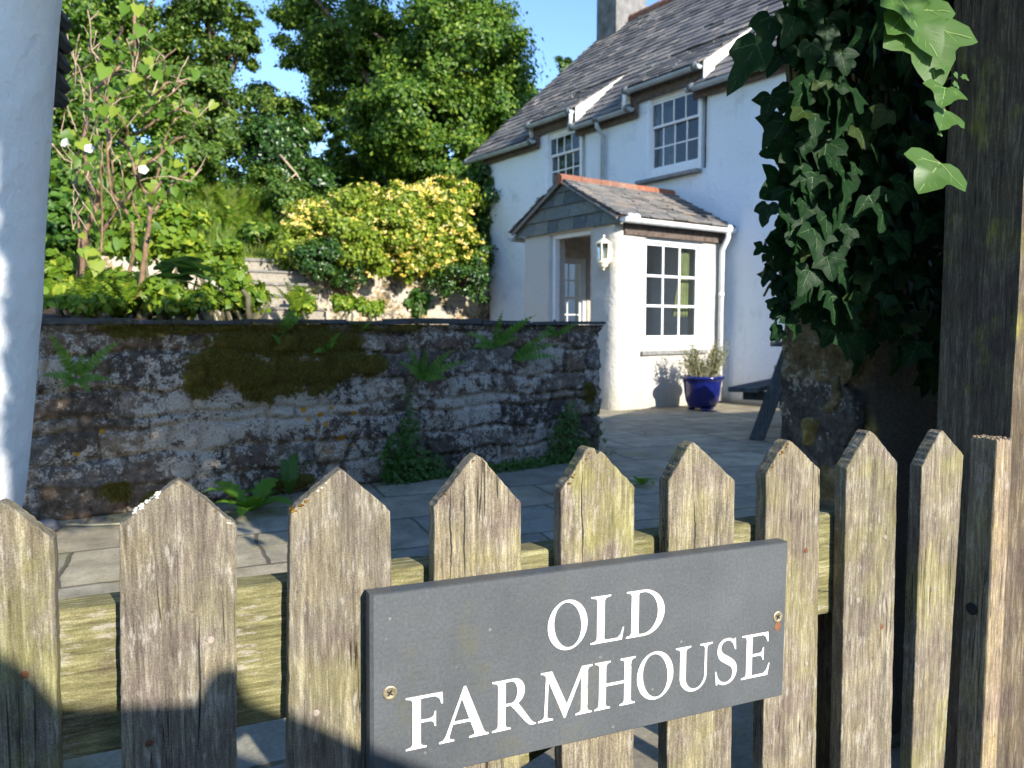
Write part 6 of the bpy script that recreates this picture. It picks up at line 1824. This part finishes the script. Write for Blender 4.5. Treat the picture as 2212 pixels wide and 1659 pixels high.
# leafy plants in the bed
def bedbush(lab, u, v, Y, ru, rv, leaf, mat, seed, tm=T_OVAL, n=(22, 70), cat='plant', name='bed_plant'):
    b = at(u, v, Y); b.z = 1.05
    return bush(name, lab, b, [blob(u, v, Y, ru, rv, n[0], n[1], .25)], leaf, mat, seed, 'plants in the bed behind the garden wall', tm, cat, 5, M['ivy_stem'])
bedbush('lush bright plant filling the bed at the white wall', 135, 610, 5.6, 52, 50, .085, M['bed'], 80)
bedbush('dark green leafy plant behind the bright bed plants on the left', 120, 500, 7.4, 50, 90, .08, M['weed'], 81, n=(30, 90))
bedbush('bright leafy plant around the foot of the bare shrub', 250, 630, 5.3, 70, 32, .075, M['bed'], 82)
bedbush('yellow green plant along the wall top right of the bare shrub', 340, 640, 5.1, 60, 26, .07, M['bed'], 83)
bedbush('loose weed growing over the wall top before the steps', 510, 620, 5.4, 52, 46, .060, M['bed'], 84)
bedbush('leafy bush behind the bare shrub by the tall grass', 330, 500, 8.5, 90, 60, .09, M['bed'], 85, n=(34, 90))
bedbush('leafy bush between the white wall and the bare shrub', 150, 420, 8.5, 60, 60, .085, M['tree'], 86, n=(30, 90))
bedbush('bright shrub left of the garden steps', 470, 555, 10.5, 60, 40, .08, M['bed'], 87, n=(26, 90))
bedbush('low trailing weed on the coping below the dark broad leaf', 420, 655, 4.9, 55, 14, .05, M['bed'], 88, n=(14, 60))
bedbush('ragged low weed on the coping near the white wall', 185, 655, 4.5, 60, 12, .045, M['bed'], 89, n=(14, 60))
# broad dark rhubarb-like leaves
for i, (u, v, Y, L, lab) in enumerate(((405, 600, 5.6, .36, 'broad dark rhubarb-like plant beside the steps'),)):
    b = at(u, 650, Y); b.z = 1.05; o = empty('broad_leaved_plant', b, 0, lab, 'plant'); rnd2 = random.Random(i)
    for k, (du, dv, yaw, tilt_) in enumerate(((-20, -30, .9, .5), (25, -20, -.2, .45), (55, 0, -.6, .5), (0, 10, .3, .8), (-45, 0, 1.4, .6))):
        p = at(u + du, v + dv, Y - .02 * k) - b; mb = MB(); n = 14; vs = [Vector((0, 0, 0))]
        for j in range(n + 1):
            a = -2.6 + 5.2 * j / n; r = L * .5 * (1 - .15 * abs(a) / 2.6 + .10 * math.cos(a * 5)); vs.append(Vector((math.sin(a) * r, math.cos(a) * r, -.10 * r - .06 * math.cos(a * 5) * r)))
        mb.add(vs, [(0, j, j + 1) for j in range(1, n + 1)])
        lf = mb.build('leaf', M['big_leaf'], o, sm=False, recalc=True); lf.location = p; lf.rotation_euler = (-tilt_ * .4 + .5, rnd2.uniform(-.3, .3), yaw + 2.6)
        MB().tube([(0, 0, -.05), p * .6 + Vector((0, 0, .02)), p], [.008, .007, .004], 6).build('stalk', M['ivy_stem'], o)
# ferns in the bed
for i, (u, v, Y, lab) in enumerate(((275, 640, 4.9, 'bright upright fern in the bed below the bare shrub'), (190, 640, 4.8, 'bright fern at the foot of the shrub near the white wall'), (640, 665, 11.2, 'yellow green fern at the bottom of the garden steps'))):
    b = at(u, v, Y); o = empty('bed_fern', b, 0, lab, 'fern', 'ferns in the bed'); rnd2 = random.Random(i + 3); L = .34 if i < 2 else .6
    b.z -= .05; o.location = b
    for k in range(9):
        a = rnd2.uniform(0, 6.28); mb = MB(); frond(mb, (0, 0, 0), (math.cos(a) * .7, math.sin(a) * .7, 1.0), (-math.cos(a), -math.sin(a), .8), L * rnd2.uniform(.7, 1.1), .05 if i < 2 else .09, 13, .9, k); mb.build('frond', M['bed'], o)

# ---------------------------------------------------------------- ivy on the pier
def ivy_leaf_mesh(seed, lob=1.0, curl=.0):
    """one lobed leaf, tip along +y, face +z, unit length; second slot = raised pale veins"""
    rr_ = random.Random(seed); j = lambda a=.03: rr_.uniform(-a, a)
    half = [(.05,.02),(.16,-.09),(.30,-.10),(.43,-.03),(.56,.14 + j()),(.64*lob,.34 + j()),(.50,.40 + j()),(.37,.44),(.30,.50 + j()),(.27,.60),(.22,.74 + j()),(.12,.90)]
    L = [(0, .0)] + [(x + j(.02), y) for x, y in half] + [(j(.02), 1.0)] + [(-x + j(.02), y + j(.02)) for x, y in reversed(half)]
    def zf(x, y):
        fold = .20 * abs(x) - .10 * (y - .3) ** 2 - .16 * x * x
        fold += .035 * math.sin(9 * x + seed) * math.cos(7 * y) + curl * y * y
        return fold
    mb = MB(); c_ = (0, .30)
    ring2 = [(c_[0] + (x - c_[0]) * .55, c_[1] + (y - c_[1]) * .55) for x, y in L]
    vs = [(c_[0], c_[1], zf(*c_))] + [(x, y, zf(x, y)) for x, y in ring2] + [(x, y, zf(x, y)) for x, y in L]
    n = len(L); fs = []
    for i in range(n):
        k = (i + 1) % n; fs += [(0, 1 + i, 1 + k), (1 + i, 1 + n + i, 1 + n + k, 1 + k)]
    fs = [tuple(reversed(f)) for f in fs]
    mb.add(vs, fs, 0)
    def vein(p, q, w0, w1):
        d = Vector((q[0]-p[0], q[1]-p[1], 0)).normalized(); s_ = Vector((-d.y, d.x, 0)); k = 5; vv = []
        for i in range(k + 1):
            f = i / k; x, y = p[0] + (q[0]-p[0]) * f, p[1] + (q[1]-p[1]) * f; w_ = w0 + (w1 - w0) * f; z = zf(x, y) + .006
            vv += [(x - s_.x * w_, y - s_.y * w_, z - .004), (x + s_.x * w_, y + s_.y * w_, z - .004)]
        mb.add(vv, [(2*i, 2*i+1, 2*i+3, 2*i+2) for i in range(k)], 1)
    b = (0, .02)
    vein(b, (0, .93), .011, .004)
    for sg in (1, -1):
        vein(b, (sg * .57 * lob, .31), .009, .003); vein((0, .36), (sg * .20, .62), .005, .002); vein((0, .55), (sg * .13, .75), .004, .002)
        vein((sg * .22, .13), (sg * .44, .10), .005, .002); vein((sg * .26, .155), (sg * .34, .36), .005, .002)
    me = mb.mesh('leaf'); smooth(me); return me
IV = [ivy_leaf_mesh(k, .8 + .07 * k, -.05 * (k % 3)) for k in range(6)]
for m_ in IV: m_.materials.append(M['ivy']); m_.materials.append(M['ivy_vein'])
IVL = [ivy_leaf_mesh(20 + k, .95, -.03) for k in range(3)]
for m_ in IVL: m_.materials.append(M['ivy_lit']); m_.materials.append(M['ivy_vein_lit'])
ivy = empty('hanging_ivy', gw(.62, .45, 1.1), GA, 'curtain of dark glossy ivy hanging over the stone pier beside the gate post', 'ivy')
IM = (Matrix.Translation(ivy.location) @ Matrix.Rotation(GA, 4, 'Z')).inverted(); IMR = IM.to_3x3()
PLACED = []
def basis(pos, nrm, tip, size):
    n = Vector(nrm).normalized(); t_ = Vector(tip); t_ = (t_ - n * t_.dot(n)).normalized(); x = t_.cross(n)
    return Matrix(((x.x, t_.x, n.x, pos.x), (x.y, t_.y, n.y, pos.y), (x.z, t_.z, n.z, pos.z), (0, 0, 0, 1))) @ Matrix.Scale(size, 4)
GN = -GY                               # towards the lane
rnd = random.Random(77)
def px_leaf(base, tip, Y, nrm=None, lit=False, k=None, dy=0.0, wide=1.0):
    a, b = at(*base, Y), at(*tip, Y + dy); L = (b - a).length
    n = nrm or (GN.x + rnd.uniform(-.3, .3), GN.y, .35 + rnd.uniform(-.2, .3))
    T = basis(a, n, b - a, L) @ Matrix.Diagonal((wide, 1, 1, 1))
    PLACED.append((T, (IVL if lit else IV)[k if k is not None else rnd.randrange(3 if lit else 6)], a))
# leaves that catch the sun beside the post
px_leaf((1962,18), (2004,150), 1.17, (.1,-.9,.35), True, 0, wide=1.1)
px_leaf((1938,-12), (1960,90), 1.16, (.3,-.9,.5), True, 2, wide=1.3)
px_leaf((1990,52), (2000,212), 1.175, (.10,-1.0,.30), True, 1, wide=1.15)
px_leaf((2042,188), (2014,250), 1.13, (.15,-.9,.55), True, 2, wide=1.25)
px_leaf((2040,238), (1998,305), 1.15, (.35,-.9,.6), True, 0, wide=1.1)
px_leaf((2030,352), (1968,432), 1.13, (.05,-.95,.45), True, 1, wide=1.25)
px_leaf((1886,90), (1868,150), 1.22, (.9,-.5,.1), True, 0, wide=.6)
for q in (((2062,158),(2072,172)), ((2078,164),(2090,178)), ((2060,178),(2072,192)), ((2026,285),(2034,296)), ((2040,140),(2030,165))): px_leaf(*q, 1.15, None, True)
# silhouetted leaves against the house
px_leaf((1636,92), (1572,205), 1.42, (-.15,-.95,.05), wide=.62, k=1); px_leaf((1668,34), (1640,122), 1.45, (-.3,-.9,.1), wide=.8, k=2)
px_leaf((1690,110), (1650,160), 1.5, (-.6,-.6,.2)); px_leaf((1720,40), (1690,130), 1.5, (-.3,-.9,.2)); px_leaf((1705,190), (1688,250), 1.5, (-.4,-.9,.2))
px_leaf((1668,205), (1650,262), 1.5, (-.4,-.8,.1)); px_leaf((1700,262), (1648,325), 1.5, (-.4,-.8,.1), wide=1.2); px_leaf((1690,330), (1634,340), 1.5); px_leaf((1690,395), (1622,440), 1.5, wide=1.1); px_leaf((1660,440), (1642,490), 1.5, (-.7,-.6,.1))
px_leaf((1700,500), (1652,520), 1.52); px_leaf((1690,530), (1648,600), 1.52, wide=.9); px_leaf((1715,440), (1672,485), 1.5)
# the curtain: dense leaves over the pier, thinning along the left edge and the bottom
def edge_u(v): return float(np.interp(v, [-200, 0, 120, 230, 330, 430, 520, 600, 680, 740], [1620, 1705, 1722, 1712, 1700, 1692, 1700, 1712, 1735, 1770])) + 16 * nz(v * .02, 1, 5) * 1
def bottom_v(u): return float(np.interp(u, [1660, 1700, 1740, 1800, 1850, 1900, 1950, 2000, 2040], [560, 650, 700, 720, 730, 760, 790, 850, 880])) + 40 * nz(u * .03, 2, 5)
cnt = 0
while cnt < 1400:
    v = rnd.uniform(-330, 870); u = rnd.uniform(1610, 2110) if rnd.random() < .8 else edge_u(v) + rnd.uniform(0, 110)
    if u < edge_u(v) + rnd.uniform(-5, 30) or v > bottom_v(u) + rnd.uniform(-80, 20): continue
    depth = rnd.random(); Y = 1.40 + .24 * depth + .10 * max(0, (v - 500) / 300) + (u - 1700) / 2212 * .10
    a = at(u, v, Y); s_ = rnd.choice((.026, .034, .042, .050, .058, .068)) * (1.0 if v < 550 else .85)
    n = (GN.x + rnd.gauss(0, .34), GN.y + rnd.gauss(0, .2), .12 + rnd.gauss(0, .22)); t_ = Vector((rnd.gauss(-.12, .42), rnd.gauss(0, .3), -1))
    PLACED.append((basis(a, n, t_, s_) @ Matrix.Diagonal((rnd.uniform(.85, 1.15), 1, 1, 1)), IV[rnd.randrange(6)], a)); cnt += 1
# small young leaves on the trailing shoots at the left
for k in range(46):
    v = rnd.uniform(470, 720); u = float(np.interp(v, [470, 600, 720], [1668, 1682, 1706])) + rnd.uniform(-26, 26)
    a = at(u, v, 1.52); PLACED.append((basis(a, (rnd.gauss(-.2, .6), -.8, rnd.gauss(.2, .4)), (rnd.gauss(-.3, .5), 0, -1), rnd.uniform(.014, .034)), IV[rnd.randrange(6)], a))
area = lambda T: T.to_scale().y * T.to_scale().x / max(.5, (T.translation - EYE).length) ** 2
vis = lambda q: 0 if (q[2] - EYE).length < .1 else 1
order = sorted(range(len(PLACED)), key=lambda i: (0 if i < 30 else 1, -(area(PLACED[i][0]) * (1.6 if (PLACED[i][2] - EYE).length < 1.62 else .5) * (1 if PLACED[i][2].z < 1.62 else 0))))
for i in order[:100]:
    T, me, _ = PLACED[i]; o = bpy.data.objects.new('leaf', me); COL.objects.link(o); o.parent = ivy; o.matrix_basis = IM @ T
mb = MB()
for i in order[100:]:
    T, me, _ = PLACED[i]; T = IM @ T; b = len(mb.v)
    mb.v += [tuple(T @ q.co) for q in me.vertices]
    for pl in me.polygons: mb.f.append(tuple(k + b for k in pl.vertices)); mb.mi.append(pl.material_index)
rest = mb.build('leaves', [M['ivy'], M['ivy_vein']], ivy, sm=True); rest['kind'] = 'stuff'
mb = MB()
for k in range(26):
    u0 = rnd.uniform(1700, 2050); v0 = -150; Y0 = rnd.uniform(1.55, 1.68); pts = []
    for j in range(12):
        pts.append(IM @ at(u0 + 26 * nz(j * .5, k * 3.3, 1) + (k % 5 - 2) * j * 1.4, v0 + j * rnd.uniform(58, 72), Y0 + .02 * nz(j, k, 4)))
    MB().tube(pts, [.0045 - .0002 * j for j in range(12)], 6).build('stem', M['ivy_stem'], ivy, sm=True)
for path in ([(1700,380),(1690,470),(1672,540),(1676,600),(1690,660),(1705,720)], [(1672,560),(1655,575),(1645,600)], [(1676,600),(1660,620),(1650,640)], [(1690,650),(1700,690),(1722,725)], [(1668,500),(1655,520),(1648,545)], [(1690,655),(1676,690),(1672,715)]):
    MB().tube([IM @ at(u, v, 1.525) for u, v in path], [.003, .0027, .0024, .002, .0018, .0015][:len(path)], 6).build('stem', M['ivy_stem'], ivy, sm=True)
for base in ((1640,118,1690,125,1.44), (2042,238,2020,215,1.15), (2030,352,2000,345,1.16), (2062,165,2030,190,1.15), (1662,30,1720,20,1.46), (1690,395,1740,400,1.52), (1700,262,1760,250,1.52)):
    MB().tube([IM @ at(base[0], base[1], base[4]), IM @ at((base[0]+base[2])/2, (base[1]+base[3])/2 - 6, base[4] + .01), IM @ at(base[2], base[3], base[4] + .05)], [.0013, .0015, .0018], 5).build('leaf_stalk', M['ivy_stem'], ivy, sm=True)

# ---------------------------------------------------------------- unseen shade casters, added out of view for the gate, wall and patio
def sunpt(p, q, B):
    """point at sun-plane coordinates p (sideways), q (height at the gate plane), B metres towards the sun from the gate"""
    s = (p - .51) / .9716
    g = G0 + GX * s
    return Vector((g.x, g.y, 0)) + SH * B + Vector((0, 0, q + math.tan(EL) * B))
TB = 1.7  # added tree, crown filled only where the gateway needs shade
otb = sunpt(2.3, 0, TB); otb.z = 0
ot = empty('added_shade_tree', otb, 0, 'unseen tree added behind the camera to shade the gateway and garden wall', 'tree')
rng = np.random.default_rng(99); P, S = [], []
def shade(p, q):
    e = .035 * nz(p * 7, q * 7, 2)
    if q > 2.95 or p > 1.5: return False
    if p > 1.18: return q > 1.85 + e
    if p > .14: return q > 1.44 + e
    if p > .080: return q > .885
    return q > 1.38 + max(0, (.080 - p)) * 2.2
while len(P) < 7600:
    k = rng.random()
    p, q = (rng.uniform(.075, .15), rng.uniform(.87, 1.6)) if k < .34 else (rng.uniform(-.4, 1.5), rng.uniform(1.35, 3.0))
    sz = .026 if k < .34 else (.045 if q < 1.6 else .085)
    if not shade(p, q) or not shade(p, q - sz * .4): continue
    P.append(sunpt(p, q, TB + rng.normal() * .2) - otb); S.append(sz * rng.uniform(.7, 1.3))
P = np.array(P); leaves('crown', P, rng.normal(size=P.shape) * .6 + np.array([.6, -.8, .4]) * 1.2, np.array(S), T_LEAF, M['tree'], ot, rng=rng)
mb = MB(); top = sunpt(2.1, 2.6, TB) - otb
mb.tube([(0, 0, -.1), top * .4, top, sunpt(1.2, 2.4, TB) - otb, sunpt(.5, 2.2, TB) - otb], [.14, .12, .10, .06, .02], 10)
mb.build('trunk', M['bark'], ot, sm=True)
# unseen ivy added over the gateway to block sky light from the pier
ab = gw(.4, .3, 2.2); ar = empty('added_ivy_cover', ab, 0, 'unseen ivy added above the gateway to block light from overhead', 'ivy')
P = []
while len(P) < 2400:
    x, y = rng.uniform(-.75, 1.5), rng.uniform(.55, 2.3)
    z = max(1.84, 1.06 + .47 * y) + rng.random() ** 1.5 * .55
    P.append(Vector((x, y, z)) - ab)
P = np.array(P); leaves('foliage', P, rng.normal(size=P.shape) * .5 + np.array([0, -.4, .8]), .06 + .04 * rng.random(len(P)), T_LEAF, M['ivy'], ar, rng=rng)
MB().tube([gw(-1.0, .5, 2.35) - ab, gw(0, .5, 2.42) - ab, gw(1.2, .5, 2.35) - ab], .03, 8).build('stem', M['ivy_stem'], ar, sm=True)
BB_ = 1.65  # added block, top edge follows the outline of the camera holder's shadow
prof = [(-1.6,.80),(-.5,.78),(-.1,.745),(.03,.72),(.044,.706),(.058,.69),(.0756,.66),(.10,.652),(.187,.638),(.194,.656),(.205,.668),(.222,.668),(.232,.655),(.242,.630),(.29,.598),(.3475,.555),(.45,.49),(.6,.40),(.8,.30)]
vs = []
for p, q in prof: vs.append((sunpt(p, q, BB_)))
mb = MB(); n = len(vs); base = vs[0].copy(); base.z = 0
fr = [v - SH * .12 - Vector((0, 0, .12 * math.tan(EL) + .008)) for v in vs]; bk = [v + SH * .35 + Vector((0, 0, -.06)) for v in vs]
fb = [Vector((v.x, v.y, 0)) for v in fr]; bb = [Vector((v.x, v.y, 0)) for v in bk]
allv = [p - base for p in fr + vs + bk + fb + bb]; fs = []
for i in range(n - 1):
    fs += [(i, i+1, n+i+1, n+i), (n+i, n+i+1, 2*n+i+1, 2*n+i), (i+1, i, 3*n+i, 3*n+i+1), (2*n+i, 2*n+i+1, 4*n+i+1, 4*n+i)]
fs += [(0, n, 2*n, 4*n, 3*n), (n-1, 4*n-1, 5*n-1, 3*n-1, 2*n-1)]
fr_ = mb.add(allv, fs)
hb_ = fr_.build('added_shadow_block', M['dark_bush'], None, base, recalc=True)
tag(hb_, 'unseen block added behind the camera, its top cut to the camera holder shadow outline', 'hedge')
